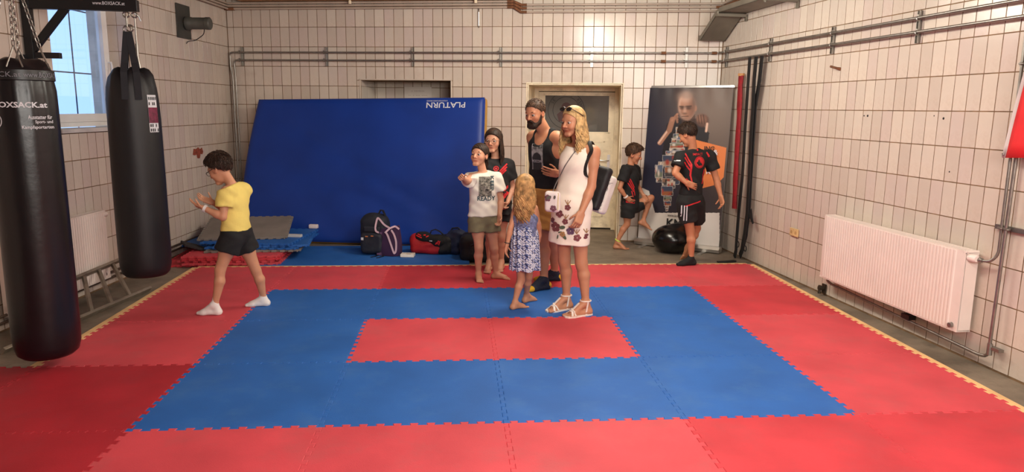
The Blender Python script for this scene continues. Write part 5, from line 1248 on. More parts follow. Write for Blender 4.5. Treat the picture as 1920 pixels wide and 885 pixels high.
def tee(p, m, hem, sleeve=.6, inf=.016, name='shirt', flare=.0, neck_=.0, noise=.004, hem_tilt=None, sl_w=1.25, vneck=False, waist=1.0):
    """hem: distance below the pelvis centre along the spine (in S)"""
    S_ = SDF(); S = p['S']; sp, R_, up = p['sp'], p['R'], p['up']; g = p['g']; fat, bw = p['fat'], p['bw']; i = inf
    hp_ = sp(0)-up*hem*S; cl = [(hp_, nrmz(-up if hem_tilt is None else hem_tilt))]; k = .035*S
    S_.ell(sp(.70)+p['fr']*.005, (.158*S*bw+i, .108*S+i, .16*S+i), R_, k=k)
    S_.cone(sp(.66), sp(0)-up*(hem+.03)*S, (.143*bw*waist)*S+i, (.146*bw*fat*waist+flare)*S+i, k=k, flat=(p['fr'], .74), clip=cl)
    S_.cone(g['shl']+p['rt']*.01*S, g['shr']-p['rt']*.01*S, .056*S+i, k=k)
    S_.cone(g['neck']-up*.035*S, g['shl']*.6+g['neck']*.4-up*.012*S, .05*S+i*.8, .045*S+i, k=k); S_.cone(g['neck']-up*.035*S, g['shr']*.6+g['neck']*.4-up*.012*S, .05*S+i*.8, .045*S+i, k=k)
    if sleeve:
        for q in 'lr':
            a, e = g['sh'+q], g['el'+q]; d = nrmz(e-a); f = a+(e-a)*sleeve
            S_.cone(a, f+d*.03, .062*S*p['lim']+i, .060*S*sl_w*p['lim']+i*.6, k=.03*S, clip=[(f, d)])
    nk = g['neck']+up*(.0+neck_)*S; hb = p['hp'](0, -.10, -.22); nd = nrmz(hb-g['neck'])
    clips = [(g['neck']+up*.012*S, nrmz(nd*.35+up*.65+p['fr']*.22))]
    nz = lambda x, y, z: (noise*(np.sin(x*38+2*np.sin(z*22+y*9))*np.sin(z*31+y*27+1)+.6*np.sin(z*60+x*50+y*20))).astype(np.float32)
    return soft(name, S_.mesh(.0075, noise=nz, clips=clips), m, p['body'])
def shorts(p, m, frac=.5, inf=.02, name='shorts', waist=.06, wide=1.12, noise=.004, fr2=None):
    S_ = SDF(); S = p['S']; R_, up = p['R'], p['up']; pv = p['sp'](0); k = .03*S; fat, bw = p['fat'], p['bw']
    S_.ell(pv, (.158*S*bw*fat+inf, .108*S*fat+inf, .13*S+inf), R_, k=k)
    for j, (q, h) in enumerate((('l', p['hl']), ('r', p['hr']))):
        kn = p['g']['kn'+q]; f = frac if fr2 is None or j == 0 else fr2; d = nrmz(kn-h); e = h+(kn-h)*f
        S_.cone(h, e+d*.03, .092*S*p['lim']*fat+inf, .082*S*wide*p['lim']*fat+inf, k=k*.6, clip=[(e, d)])
    nz = lambda x, y, z: (noise*(np.sin(x*42+2*np.sin(z*26))*np.sin(z*34+y*30))).astype(np.float32)
    return soft(name, S_.mesh(.0075, noise=nz, clips=[(pv+up*waist*S, up)]), m, p['body'])
def sock(p, q, m, height=.075, low=True):
    S_ = SDF(); g, H = p['g'], p['H']; base, f, r = g['foot'+q]; an = g['an'+q]; kn = g['kn'+q]; s = -1 if q == 'l' else 1; i = .0035; L_ = .15*H
    c = lambda a, b, h: base+f*a*L_+r*b*L_+Z3*h*H
    S_.cone(an, c(-.12, 0, .0172), .0185*H+i, .0185*H+i, k=.02); S_.cone(c(-.12, 0, .017), c(.45, 0, .013), .0165*H+i*.7, .0125*H+i*.7, k=.02, flat=(r, 1.35))
    S_.cone(an+f*.015*H-Z3*.008*H, c(.5, .02, .0145), .0165*H+i, .0125*H+i*.7, k=.025, flat=(r, 1.3)); S_.cone(c(.45, 0, .013), c(.68, .02*-s, .010), .0125*H+i*.7, .0095*H+i*.5, k=.02, flat=(r, 1.6))
    d = nrmz(kn-an); t = an+d*height*p['S']; S_.cone(an, t+d*.03, .030*p['S']+i, .031*p['S']+i, k=.012, clip=[(t, d)])
    return soft('sock', S_.mesh(.005, clips=[((0, 0, .0305), (0, 0, -1))]), m, p['body'])
def strands(p, m, n, length, spread, wave, phi0=50, seed=1, radius=.006, th0=12, name='hair', drop_out=.02, tuck=None, lw=1.0, back_only=False, taper=.35):
    rg = np.random.default_rng(seed); b = MB(); hp, hh = p['hp'], p['hh']
    for i in range(n):
        ph = math.radians(rg.uniform(phi0, 360-phi0)); sp_ = rg.uniform(.0, 1); lift_ = 1.05+.05*rg.random()
        pts = []
        for th in np.linspace(math.radians(th0+rg.uniform(-8, 8)), math.radians(98), 7):
            x, y, z = .335*math.sin(th)*math.sin(ph), .405*math.sin(th)*math.cos(ph), .365*math.cos(th); pts.append(hp(x*lift_, -.06+y*lift_, .13+z*lift_))
        e = pts[-1]; out = nrmz((e-p['hc'])*A(1, 1, 0)); L_ = length*(1-.25*rg.random())*(lw if abs(math.degrees(ph)-180) > 75 else 1); pa = rg.uniform(0, 6.28); wl = rg.uniform(.8, 1.2)
        tn = np.cross(Z3, out)
        for t in np.linspace(.12, 1, 13):
            a = wave*min(1, t*2.5); q = e-Z3*L_*t+out*(drop_out*math.sin(t*2.6)+spread*t*rg.uniform(.6, 1.2)+a*.5*math.cos(pa+t*L_*46*wl))+tn*a*math.sin(pa+t*L_*46*wl)
            if tuck is not None: q = q+tuck*t
            pts.append(q)
        m_ = len(pts); rr = [radius*(1.0 if k < m_-6 else 1-(1-taper)*(k-(m_-6))/5)*(.7+.6*sp_) for k in range(m_)]
        b.tube(pts, rr, 5)
    return b.build(name, m, p['body'], smooth=True, kind='stuff', recalc=False)
def hairmat(name, c1, c2):
    return mat(name, tuple((a+b)/2 for a, b in zip(c1, c2)), .58, var=.28, vscale=26, spec=.28)
def glasses(p, m, w=.15, round_=False):
    b = MB(); hp = p['hp']
    for sx in (-1, 1):
        b.tube([hp(sx*.145+.105*math.cos(a), .41+.0*math.sin(a)-.02*abs(math.cos(a)), -.01+(.095 if round_ else .07)*math.sin(a)) for a in np.linspace(0, 2*PI, 19)[:-1]], .0022, 5, closed=True)
        b.tube([hp(sx*.25, .40, .02), hp(sx*.33, .2, .02), hp(sx*.37, -.05, .01)], .0025, 5)
    b.tube([hp(-.04, .43, .01), hp(.04, .43, .01)], .0025, 5); return b.build('glasses', m, p['body'])
def decal(p, bv, o, u, v, n, shapes, m, name, parent, off=.0035):
    b = MB()
    for V, Fs in shapes: proj_polys(b, V, Fs, o, u, v, n, bv, off)
    return b.build(name, m, parent, kind='stuff')
def band(p, j0, j1, t, r, m, name, wd=.012):
    a, b_ = p['g'][j0], p['g'][j1]; d = nrmz(b_-a); c = a+(b_-a)*t; X_ = nrmz(np.cross(d, A(.3, .2, .9))); b = MB()
    b.lathe([(r, -wd/2), (r+.003, -wd/2), (r+.003, wd/2), (r, wd/2)], c, 16, (X_, np.cross(d, X_), d)); return b.build(name, m, p['body'])
m_jersey = mat('black_jersey', (16, 16, 18), .85, var=.1); m_redp = mat('red_jersey_print', (190, 30, 36), .7, var=.05)
m_whites = mat('white_cotton', (222, 216, 204), .85, var=.02, bump=.08, bscale=300); m_blackc = mat('black_cotton', (15, 16, 19), .85, var=.08, bump=.15, bscale=60)
hb_dark = hairmat('dark_brown_hair', (38, 26, 20), (58, 40, 30)); hb_brown = hairmat('brown_hair', (56, 38, 26), (82, 58, 42)); hb_blond = hairmat('blond_hair', (160, 128, 84), (202, 170, 120)); hb_lblond = hairmat('honey_hair', (150, 112, 68), (194, 154, 104))

# boy in the yellow shirt
p = person('boy in yellow T-shirt and black shorts walking left with both hands raised', 1.36, 2.3,
  dict(head=(412, 316, -.02), neck=(437, 347, .0), shl=(424, 360, -.12), shr=(456, 357, .12), ell=(418, 407, -.17), wrl=(382, 390, -.16), hal=(350, 378, -.12), elr=(430, 398, .08), wrr=(400, 380, .0), har=(375, 371, -.02),
       pelvis=(443, 435, 0), knl=(413, 505, -.10), anl=(403, 570, -.12), tol=(366, 588, -.12), knr=(480, 507, .1), anr=(494, 558, .14), tor=(470, 573, .12)),
  (-.84, .30, -.46), .238, (192, 140, 110), bare=(False, False), curl=(.25, .2), palm=(A(0, .5, .8), A(0, -.6, .8)))
brows(p, hb_dark); short_hair(p, hb_dark, .30, -.26, quiff=1); glasses(p, mat('black_frame', (20, 20, 24), .4))
m_yel = mat('yellow_cotton', (224, 204, 112), .85, var=.03, bump=.15, bscale=60)
tee(p, m_yel, .01, .62, .02, flare=.015, hem_tilt=A(.24, 0, -1)); shorts(p, m_blackc, .46, .026, wide=1.15, waist=.04)
m_sockw = mat('white_sock', (222, 218, 216), .9, var=.03, bump=.2, bscale=200)
sock(p, 'l', m_sockw); sock(p, 'r', m_sockw); band(p, 'ell', 'wrl', .93, .027, m_sockw, 'wristband', .02)
b = MB(); g = p['g']
for t_ in (.45, .62, .8): c = g['ell']*(1-t_)+g['wrl']*t_; b.lathe([(0, .001), (.012, 0)], c+nrmz(A(CAM[0]-c[0], CAM[1]-c[1], .2))*.031, 8, (A(1, 0, 0), Z3, A(0, -1, 0)))
# girl in the white printed T-shirt
p = person('girl in white T-shirt with dark print and olive shorts pointing to the left', 1.38, 3.33,
  dict(head=(899, 291, 0), neck=(906, 323, .03), shr=(882, 334, -.02), shl=(930, 335, .05), elr=(876, 341, -.20), wrr=(868, 334, -.38), har=(860, 328, -.48), ell=(939, 374, .04), wrl=(937, 402, -.03), hal=(936, 419, -.05),
       pelvis=(907, 408, .02), knr=(898, 464, -.03), anr=(897, 512, .0), tor=(899, 528, -.1), knl=(926, 466, .0), anl=(930, 512, .05), tol=(957, 521, 0)),
  (-.50, -.84, .16), .226, (200, 146, 118), curl=(.5, .5), palm=(A(-.3, -.3, 0), A(.6, -.2, -.6)))
brows(p, hb_dark); pw = p
S_ = SDF(); hp, hh, hq = p['hp'], p['hh'], p['hq']; S_.ell(hp(0, -.07, .14), A(.37, .44, .40)*hh, hq); S_.cone(hp(.1, -.42, .1), hp(.12, -.46, -.65), .13*hh, .07*hh, k=.05)
a_ = hp(0, .34, .29); n_ = nrmz(np.cross(nrmz(hp(0, -.36, -.45)-a_), p['r'])); n_ = n_ if n_@p['u'] < 0 else -n_
soft('hair', S_.mesh(.005, clips=[(a_, n_)], noise=lambda x, y, z: (.002*np.sin(x*300+y*200)).astype(np.float32)), hb_dark, p['body'], it=0)
strands(p, hb_dark, 30, .16, .0, .004, phi0=165, seed=4, name='ponytail')
sh_w, bvw = tee(p, m_whites, -.025, .62, .02, flare=.022, sl_w=1.4, waist=1.04)
shorts(p, mat('olive_cotton', (112, 104, 80), .9, var=.06, bump=.2, bscale=60), .42, .024, wide=1.12)
co = at(912, 352, 3.2); fu, fv, fn = A(1, .12, 0), A(0, .0, 1), nrmz(A(-.05, -1, .0))
m_pg = mat('grey_picture_print', (112, 108, 100), .8, var=.5, vscale=50); m_pt = mat('petrol_print', (22, 58, 70), .8)
ph_ = lambda nx, ny, w_, h_, cx, cy: ([(cx+w_*(i/nx-.5), cy+h_*(j/ny-.5)) for j in range(ny+1) for i in range(nx+1)], [(j*(nx+1)+i, j*(nx+1)+i+1, (j+1)*(nx+1)+i+1, (j+1)*(nx+1)+i) for j in range(ny) for i in range(nx)])
decal(p, bvw, co, fu, fv, fn, [ph_(6, 8, .125, .19, -.012, .005)], m_pg, 'shirt_picture', sh_w)
V, Fs = fit_text('READY', .175, .042, .02); V2, F2 = fit_text('KEEP', .14, .034, .02)
decal(p, bvw, co, fu, fv, fn, [(V+[0, -.11], Fs), (np.stack([V2[:, 1]+.055, -V2[:, 0]+.035], 1), F2)], m_pt, 'shirt_lettering', sh_w, .0055)
# girl with glasses in the black jersey
p = person('long-haired girl with round glasses in black and red jersey behind the white T-shirt', 1.52, 3.74,
  dict(head=(925, 264, 0), neck=(930, 297, .03), shr=(908, 309, -.02), shl=(953, 311, .06), ell=(961, 352, .06), wrl=(952, 379, -.08), hal=(944, 391, -.12), elr=(914, 350, -.03), wrr=(932, 377, -.12), har=(941, 390, -.14),
       pelvis=(930, 386, .03), knr=(919, 441, .0), anr=(918, 490, .0), tor=(914, 508, -.1), knl=(940, 443, .03), anl=(940, 490, .05), tol=(938, 506, -.05)),
  (-.35, -.93, .0), .242, (192, 140, 114), curl=(.6, .6), lim=.95)
brows(p, hb_dark); glasses(p, mat('thin_gold_frame', (150, 120, 100), .35, .6), round_=True)
short_hair(p, hb_dark, .30, -.45, th=.045, noise=.0012, tufts=0); strands(p, hb_dark, 300, .30, .01, .005, phi0=62, seed=9, radius=.0045, drop_out=.01)
sh_, bvj = tee(p, m_jersey, .10, .62, .02, flare=.03, waist=1.05); shorts(p, m_jersey, .45, .025)
co = at(938, 322, 3.62); fn = nrmz(A(-.2, -1, 0)); fu = A(1, -.2, 0)
st = lambda a, b, c, d, w_=.014: strip_polys([(a, b), (c, d)], w_, 5)
decal(p, bvj, co, fu, Z3, fn, [disc_polys(.018, .026, 20, -.045, .03), disc_polys(0, .011, 10, -.045, .03), st(-.01, .0, .055, .075), st(-.01, -.025, .055, .045), st(-.01, -.05, .05, .015), st(-.045, -.09, -.005, -.04, .02), st(.02, -.28, .10, -.17, .03), st(-.06, -.30, .02, -.22, .03), st(.03, -.2, .1, -.12, .02)], m_redp, 'red_stripes', sh_)
# man in the tank top
p = person('bearded man in black tank top and tan shorts standing behind the woman, hand on hip', 1.82, 3.05,
  dict(head=(1003, 212, -.06), neck=(1023, 246, .02), shr=(999, 258, .13), shl=(1046, 259, -.09), ell=(1079, 306, .06), wrl=(1046, 326, -.12), hal=(1020, 322, -.22), elr=(1008, 315, .27), wrr=(1017, 362, .3), har=(1019, 388, .3),
       pelvis=(1022, 362, .05), knl=(1017, 448, -.08), anl=(1020, 521, -.13), tol=(997, 541, -.2), knr=(1036, 445, .12), anr=(1040, 508, .22), tor=(1008, 524, .2)),
  (-.64, -.70, -.24), .245, (184, 128, 98), bare=(False, False), curl=(.45, .4), palm=(A(.4, .9, 0), None), bw=1.08, fat=1.03, lim=1.06, face='beard', vox=.008, chin=1.15)
brows(p, hb_brown, .022); short_hair(p, hb_brown, .36, -.30, th=.014, top=.008, noise=.001, tufts=700, tl=.06)
S_ = SDF(); hp, hh, hq = p['hp'], p['hh'], p['hq']
S_.ell(hp(0, .17, -.36), A(.20, .22, .17)*hh, hq); S_.cone(hp(-.1, .28, -.44), hp(.1, .28, -.44), .1*hh, .1*hh, k=.03)
for sx in (-1, 1): S_.cone(hp(sx*.28, .02, -.05), hp(sx*.22, .10, -.32), .05*hh, .09*hh, k=.03); S_.cone(hp(sx*.10, .345, -.25), hp(0, .37, -.215), .03*hh, .028*hh, k=.02)
S_.ell(hp(0, .40, -.287), A(.075, .06, .03)*hh, hq, k=.01, op='-')
soft('beard', S_.mesh(.004, noise=lambda x, y, z: (.0018*np.sin(x*400)*np.sin(y*380+z*420)).astype(np.float32)), hb_dark, p['body'], it=0)
S = p['S']; sp, R_, up, g = p['sp'], p['R'], p['up'], p['g']; S_ = SDF(); i = .012; k = .035*S; cl = [(sp(0)-up*.02*S, -up)]
S_.ell(sp(.70)+p['fr']*.005, (.168*S+i, .108*S+i, .155*S+i), R_, k=k); S_.cone(sp(.66), sp(0)-up*.05*S, .150*S+i, .160*S+i, k=k, flat=(p['fr'], .74), clip=cl)
for q in ('shl', 'shr'): e_ = g[q]*.55+g['neck']*.45; S_.cone(sp(.62)+(e_-sp(1))*.9+p['fr']*.05, e_, .058*S, .058*S, k=.015, flat=(p['rt'], .5)); S_.cone(sp(.62)+(e_-sp(1))*.9-p['fr']*.06, e_, .058*S, .058*S, k=.015, flat=(p['rt'], .5))
S_.ell(g['neck']+p['fr']*.10-up*.02, A(.075, .09, .10)*S, R_, k=.02, op='-')
for q in ('shl', 'shr'): S_.ell(g[q]+(g[q]-sp(1))*.36-up*.07*S, A(.07, .16, .13)*S, R_, k=.015, op='-')
top_, bvt = soft('tank_top', S_.mesh(.0075, noise=lambda x, y, z: (.003*np.sin(x*40+2*np.sin(z*20))*np.sin(z*33+y*30)).astype(np.float32), clips=[(g['neck']+up*.06, up)]), m_blackc, p['body'])
co = at(1003, 297, 2.92); fn = nrmz(A(-.62, -.78, 0)); fu = np.cross(Z3, fn)
decal(p, bvt, co, fu, Z3, fn, [ph_(6, 8, .13, .24, -.02, .01)], mat('faded_photo_print', (132, 132, 134), .8, var=.5, vscale=22), 'shirt_picture', top_)
V, Fs = disc_polys(0, .05, 14, -.02, .0); V2, F2 = fit_text('MOSCOW', .115, .026); decal(p, bvt, co, fu, Z3, fn, [(V, Fs), ph_(3, 4, .10, .10, -.02, -.06)], mat('dark_print', (40, 40, 44), .8), 'print_figure', top_, .0055); decal(p, bvt, co, fu, Z3, fn, [(V2+[-.02, -.03], F2)], m_print_w, 'print_lettering', top_, .0075)

shorts(p, mat('tan_cotton', (170, 122, 62), .9, var=.06, bump=.2, bscale=50), .80, .03, wide=1.18)
m_navys = mat('navy_sock', (30, 36, 54), .9, var=.15, vscale=80); m_yels = mat('yellow_sock', (204, 160, 40), .9, var=.06)
for q in 'lr':
    s_, bvs = sock(p, q, m_navys, .045); base, f, r = g['foot'+q]; H = p['H']; L_ = .15*H
    S_ = SDF(); S_.cone(base+f*.52*L_+Z3*.014*H, base+f*.70*L_+Z3*.011*H, .0165*H, .013*H, k=.01, flat=(r, 1.5)); soft('sock_toe', S_.mesh(.005, clips=[((0, 0, .0302), (0, 0, -1))]), m_yels, s_, label='yellow sock toe')
    S_ = SDF(); S_.ell(base-f*.14*L_+Z3*.020*H, (.025*H, .025*H, .022*H)); soft('sock_heel', S_.mesh(.005, clips=[((0, 0, .0302), (0, 0, -1))]), m_yels, s_, label='yellow sock heel')
b = MB(); c = g['wrl']; d = nrmz(g['hal']-c); X_ = nrmz(np.cross(d, Z3)); b.lathe([(.031, -.006), (.034, -.006), (.034, .006), (.031, .006)], c-d*.02, 16, (X_, np.cross(d, X_), d)); b.build('wrist_cord', m_black_paint, p['body'])

# woman in the white dress
p = person('smiling blond woman in a white sleeveless dress with flower print and white sandals', 1.74, 2.15,
  dict(head=(1074, 228, 0), neck=(1088, 270, .03), shr=(1064, 282, .12), shl=(1114, 286, -.09), ell=(1109, 350, -.12), wrl=(1090, 398, -.2), hal=(1080, 428, -.24), elr=(1056, 345, .2), wrr=(1062, 392, .18), har=(1062, 420, .16),
       pelvis=(1072, 385, 0), knr=(1058, 487, .06), anr=(1062, 556, .08), tor=(1036, 577, .02), knl=(1090, 492, -.06), anl=(1098, 566, -.1), tol=(1066, 586, -.16)),
  (-.80, -.56, -.10), .235, (182, 128, 98), curl=(.6, .4), bw=.95, fat=1.0, lim=.93, smile=1, vox=.0075, palm=(A(-.25, 1, 0), None))
brows(p, hb_lblond, .014); pW = p; g = p['g']; S = p['S']; sp, R_, up = p['sp'], p['R'], p['up']
short_hair(p, hb_blond, .33, -.40, th=.03, top=.03, noise=.001, tufts=0)
strands(p, hb_blond, 420, .31, .025, .016, phi0=64, seed=21, radius=.0042, th0=10, drop_out=.008)
S_ = SDF(); i = .014; k = .04*S; hem_c = at(1066, 455, 2.15); dn = nrmz(hem_c-sp(0))
S_.ell(sp(.70)+p['fr']*.01, (.150*S+i, .112*S+i, .15*S+i), R_, k=k); S_.ell(sp(.66)+p['fr']*.055+p['rt']*.05, A(.07, .065, .07)*S, R_, k=.05); S_.ell(sp(.66)+p['fr']*.055-p['rt']*.05, A(.07, .065, .07)*S, R_, k=.05)
S_.cone(sp(.66), sp(.32), .132*S+i, .128*S+i, k=k, flat=(p['fr'], .76)); S_.cone(sp(.36), sp(0), .128*S+i, .158*S+i, k=k, flat=(p['fr'], .76)); S_.cone(sp(0), hem_c+dn*.04, .160*S+i, .178*S+i, k=k, flat=(p['fr'], .76), clip=[(hem_c, nrmz(dn+A(.02, 0, -.0)))])
for q in ('shl', 'shr'): e_ = g[q]*.62+g['neck']*.38; S_.cone(sp(.74)+(e_-sp(1))*.9, e_, .062*S, .050*S, k=.03); S_.ell(g[q]+(g[q]-sp(1))*.35-up*.07*S, A(.06, .16, .13)*S, R_, k=.02, op='-')
dress, bvd = soft('dress', S_.mesh(.007, noise=lambda x, y, z: (.0035*np.sin(x*34+2*np.sin(z*18))*np.sin(z*26+y*30)).astype(np.float32), clips=[(g['neck']-up*.015, nrmz(up+p['fr']*.25))]), mat('white_dress_cloth', (226, 214, 202), .85, var=.03, bump=.12, bscale=260), p['body'])
def flower(cx, cy, r, a0=0):
    V = []; Fs = []
    for k_ in range(5):
        a = a0+k_*2*PI/5; ox, oy = cx+.55*r*math.cos(a), cy+.55*r*math.sin(a); o_ = len(V); V += [(ox+.5*r*math.cos(t), oy+.42*r*math.sin(t)) for t in np.linspace(0, 2*PI, 9)[:-1]]; Fs.append(tuple(range(o_, o_+8)))
    return V, Fs
def leaf_(cx, cy, L_, w_, a):
    pts = [(math.cos(t)*L_/2, math.sin(t)*w_/2) for t in np.linspace(0, 2*PI, 9)[:-1]]; return [(cx+x*math.cos(a)-y*math.sin(a), cy+x*math.sin(a)+y*math.cos(a)) for x, y in pts], [tuple(range(8))]
co = at(1065, 420, 1.9); fn = nrmz(A(-.28, -1, 0)); fu = np.cross(Z3, fn); fu = fu if fu[0] > 0 else -fu
px2 = lambda x, y: ((x-1065)/213, (420-y)/222)
FL = [(1061, 394, .042), (1046, 407, .055), (1057, 420, .042), (1039, 432, .07), (1067, 434, .045), (1079, 448, .05), (1096, 447, .05), (1034, 398, .035), (1033, 420, .03), (1041, 400, .025)]
decal(p, bvd, co, fu, Z3, fn, [flower(*px2(x, y), r*.62, i_) for i_, (x, y, r) in enumerate(FL) if i_ % 5 != 4], mat('burgundy_print', (112, 58, 62), .8, var=.2, vscale=60), 'flower_print', dress, .004)
decal(p, bvd, co, fu, Z3, fn, [flower(*px2(1067, 436), .036, .4), flower(*px2(1032, 422), .02, 0)], mat('violet_print', (92, 66, 92), .8, var=.2, vscale=60), 'flower_print', dress, .004)
lv = [leaf_(*px2(1052, 431), .055, .03, .2), leaf_(*px2(1056, 447), .06, .028, -.9), leaf_(*px2(1044, 449), .04, .012, 1.4), leaf_(*px2(1048, 440), .035, .012, .4)]
decal(p, bvd, co, fu, Z3, fn, lv, mat('green_print', (74, 84, 66), .8), 'leaf_print', dress, .005)
sp_ = []
for x, y in ((1061, 385), (1058, 411), (1094, 436), (1078, 437)):
    for da in (-5, 0, 5): a_, b2 = px2(x, y+4), px2(x+da, y-4); sp_.append(strip_polys([a_, b2], .006, 2))
decal(p, bvd, co, fu, Z3, fn, sp_+[flower(*px2(1053, 443), .025, 1)], mat('ochre_print', (150, 110, 70), .8), 'sprig_print', dress, .005)
# sandals
m_sand = mat('white_leather', (226, 214, 204), .5, var=.03); m_sole = mat('cork_sole', (150, 120, 96), .8)
for q in 'lr':
    base, f, r = g['foot'+q]; H = p['H']; L_ = .15*H; s = 1 if q == 'l' else -1
    b = MB(); ol = [(-.26, 0), (-.22, .12), (0, .15), (.25, .155), (.5, .20), (.65, .18), (.76, .08), (.77, -.05), (.7, -.14), (.5, -.19), (.2, -.15), (0, -.15), (-.2, -.12)]
    b.prism([(x*L_, y*L_*1.05) for x, y in ol], base, f, r, Z3, -.0, .013); so = b.build('sandal', m_sand, p['body'])
    bvf = p['bv']
    def strap_(x0, y0, x1, y1, nm, lift_=.004, n=9):
        pts = []
        for t in np.linspace(0, 1, n):
            o_ = base+f*L_*(x0+(x1-x0)*t)+r*L_*(y0+(y1-y0)*t); h = bvf.ray_cast(Vector(o_+Z3*.12), Vector((0, 0, -1)), .2)
            zz = h[0].z if h[0] is not None else base[2]+.012
            if h[0] is not None and h[0].z < base[2]-.02: zz = base[2]+.012
            pts.append(A(o_[0], o_[1], max(zz, base[2]+.012)+lift_))
        b = MB(); b.ribbon(pts, nrmz(np.cross(Z3, pts[-1]-pts[0])), .017, .005); b.build(nm, m_sand, so)
    strap_(.60, .20, .42, -.20, 'toe_strap'); strap_(.38, .19, .58, -.19, 'toe_strap'); strap_(.24, .0, .56, .0, 'middle_strap')
    an = g['an'+q]; b = MB(); b.tube([an+A(0, 0, .012)+(f*math.cos(t)*1.15+r*math.sin(t))*.040*1.0 for t in np.linspace(0, 2*PI, 19)[:-1]], (.006), 6, closed=True); b.build('ankle_strap', m_sand, so)
    for sy in (-1, 1):
        b = MB(); b.ribbon([an+r*sy*.040+Z3*.01, base+r*sy*.031+f*.05*L_+Z3*.02, base+r*sy*.030+Z3*.008], f, .014, .005); b.build('side_strap', m_sand, so)
# sunglasses pushed up into the hair
hp, hh = p['hp'], p['hh']; t = thing('sunglasses', 'dark sunglasses pushed up into the blond woman\'s hair', 'sunglasses', hp(0, .25, .48))
for sx in (-1, 1):
    S_ = SDF(); S_.ell(hp(sx*.16, .30, .46), A(.14, .035, .09)*hh, np.stack([p['r'], nrmz(p['f']+p['u']*.7), nrmz(p['u']-p['f']*.7)])); soft('lens', S_.mesh(.004, pad=.012), mat('dark_lens', (22, 18, 18), .15, var=0), t, it=0)
    b = MB(); b.tube([hp(sx*.28, .27, .45), hp(sx*.39, .05, .30), hp(sx*.41, -.12, .18)], .0035, 6); b.build('temple_arm', mat('horn_frame', (60, 40, 28), .4), t)
b = MB(); b.tube([hp(-.05, .33, .48), hp(.05, .33, .48)], .004, 6); b.build('bridge', MATS['horn_frame'], t)
# black backpack on her back, printed rear panel, one strap over the left shoulder
bc = at(1113, 352, 2.15+.14)
t = thing('backpack', 'black backpack with pale line-patterned panel worn on the blond woman\'s back', 'backpack', bc-Z3*.2)
uz = nrmz(Z3+A(.33, .05, 0)); bk = -p['fr']; bk = nrmz(bk-uz*(bk@uz)); bx = np.stack([np.cross(bk, uz), bk, uz])
S_ = SDF(); S_.rbox(bc+uz*.01, (.12, .04, .185), .03, bx); soft('body', S_.mesh(.008, noise=fold(.004, 26)), m_blackn, t)
S_ = SDF(); S_.rbox(bc+bk*.085-uz*.025, (.125, .05, .165), .03, bx); pk, bvp = soft('printed_panel', S_.mesh(.008, noise=fold(.003, 26)), mat('pale_nylon', (204, 196, 190), .7, var=.04), t, label='pale panel with thin dark star-like lines')
b = MB(); rg_ = np.random.default_rng(5); c_ = bc+bk*.085-uz*.025
for vdir, ud in ((nrmz(A(-.2, -1, 0)), A(1, -.2, 0)), (bk, bx[0])):
    for k_ in range(7):
        ox, oy = rg_.uniform(-.05, .05), rg_.uniform(-.14, .14)
        for j_ in range(6): a_ = j_*PI/3+rg_.uniform(-.2, .2); L_ = rg_.uniform(.03, .07); V, Fs = strip_polys([(ox, oy), (ox+L_*math.cos(a_), oy+L_*math.sin(a_))], .003, 3); proj_polys(b, V, Fs, c_, ud, uz, vdir, bvp, .002)
b.build('line_pattern', mat('dark_line_print', (60, 56, 58), .8), pk, kind='stuff')
shp = g['shl']*.66+g['neck']*.34; sfr = []
for x, y in ((1109, 282), (1104, 293), (1099, 306), (1097, 318), (1099, 330)):
    d_ = ray(x, y); d_ = d_/np.linalg.norm(d_); h = [hh_ for hh_ in (q.ray_cast(Vector(CAM), Vector(d_), 12) for q in (bvd, p['bv'])) if hh_[0] is not None]
    if h: sfr.append(np.array(min(h, key=lambda q: q[3])[0])-d_*.008)
b = MB(); b.ribbon(spline([bc+uz*.19-bk*.04, shp+bk*.05+Z3*.05, shp+Z3*.062]+sfr+[sfr[-1]+A(.05, .12, -.05), bc-uz*.10-bk*.03]), p['rt']*.8+A(.3, -.3, 0), .032, .008); b.build('shoulder_strap', m_blackn, t, smooth=40)
# small floral shoulder bag in front, thin strap across the body
hbp = at(1036, 378, 2.0)
t = thing('handbag', 'small white floral shoulder bag hanging at the blond woman\'s hip', 'handbag', hbp-Z3*.1)
S_ = SDF(); hx = np.stack([nrmz(A(.8, -.45, 0)), nrmz(A(.45, .8, 0)), Z3]); S_.rbox(hbp, (.065, .03, .085), .028, hx); hb_, bvh_ = soft('body', S_.mesh(.006), mat('white_print_fabric', (220, 210, 208), .7, var=.03), t)
fn2 = -hx[1]; decal(p, bvh_, hbp, hx[0], Z3, fn2, [flower(-.03, .03, .03, .3), flower(.02, -.05, .028, .9)], mat('plum_print', (110, 70, 84), .8), 'flower_print', hb_, .003)
decal(p, bvh_, hbp, hx[0], Z3, fn2, [leaf_(-.02, .035, .05, .028, .5), leaf_(.03, .04, .03, .02, 1.4)], mat('grey_leaf_print', (88, 86, 80), .8), 'leaf_print', hb_, .004)
b = MB(); b.ribbon([hbp+hx[0]*.055+Z3*.075-hx[1]*.02, hbp+hx[0]*.06-Z3*.06-hx[1]*.034], hx[0], .012, .005); b.build('zip_edge', mat('cream_edge', (214, 200, 170), .6), t)
st_pts = []
for x, y in ((1037, 358), (1042, 345), (1050, 330), (1060, 310), (1070, 295), (1080, 282), (1088, 274)):
    d_ = ray(x, y); h = bvd.ray_cast(Vector(CAM), Vector(d_/np.linalg.norm(d_)), 12); st_pts.append(np.array(h[0])-nrmz(d_)*.006 if h[0] is not None else at(x, y, 2.03))
st_pts = [hbp+Z3*.08+hx[0]*.02]+st_pts+[shp*.3+g['neck']*.7+Z3*.03]
b = MB(); b.tube(st_pts, .0045, 6); b.build('thin_strap', mat('grey_strap', (96, 88, 88), .6), t)

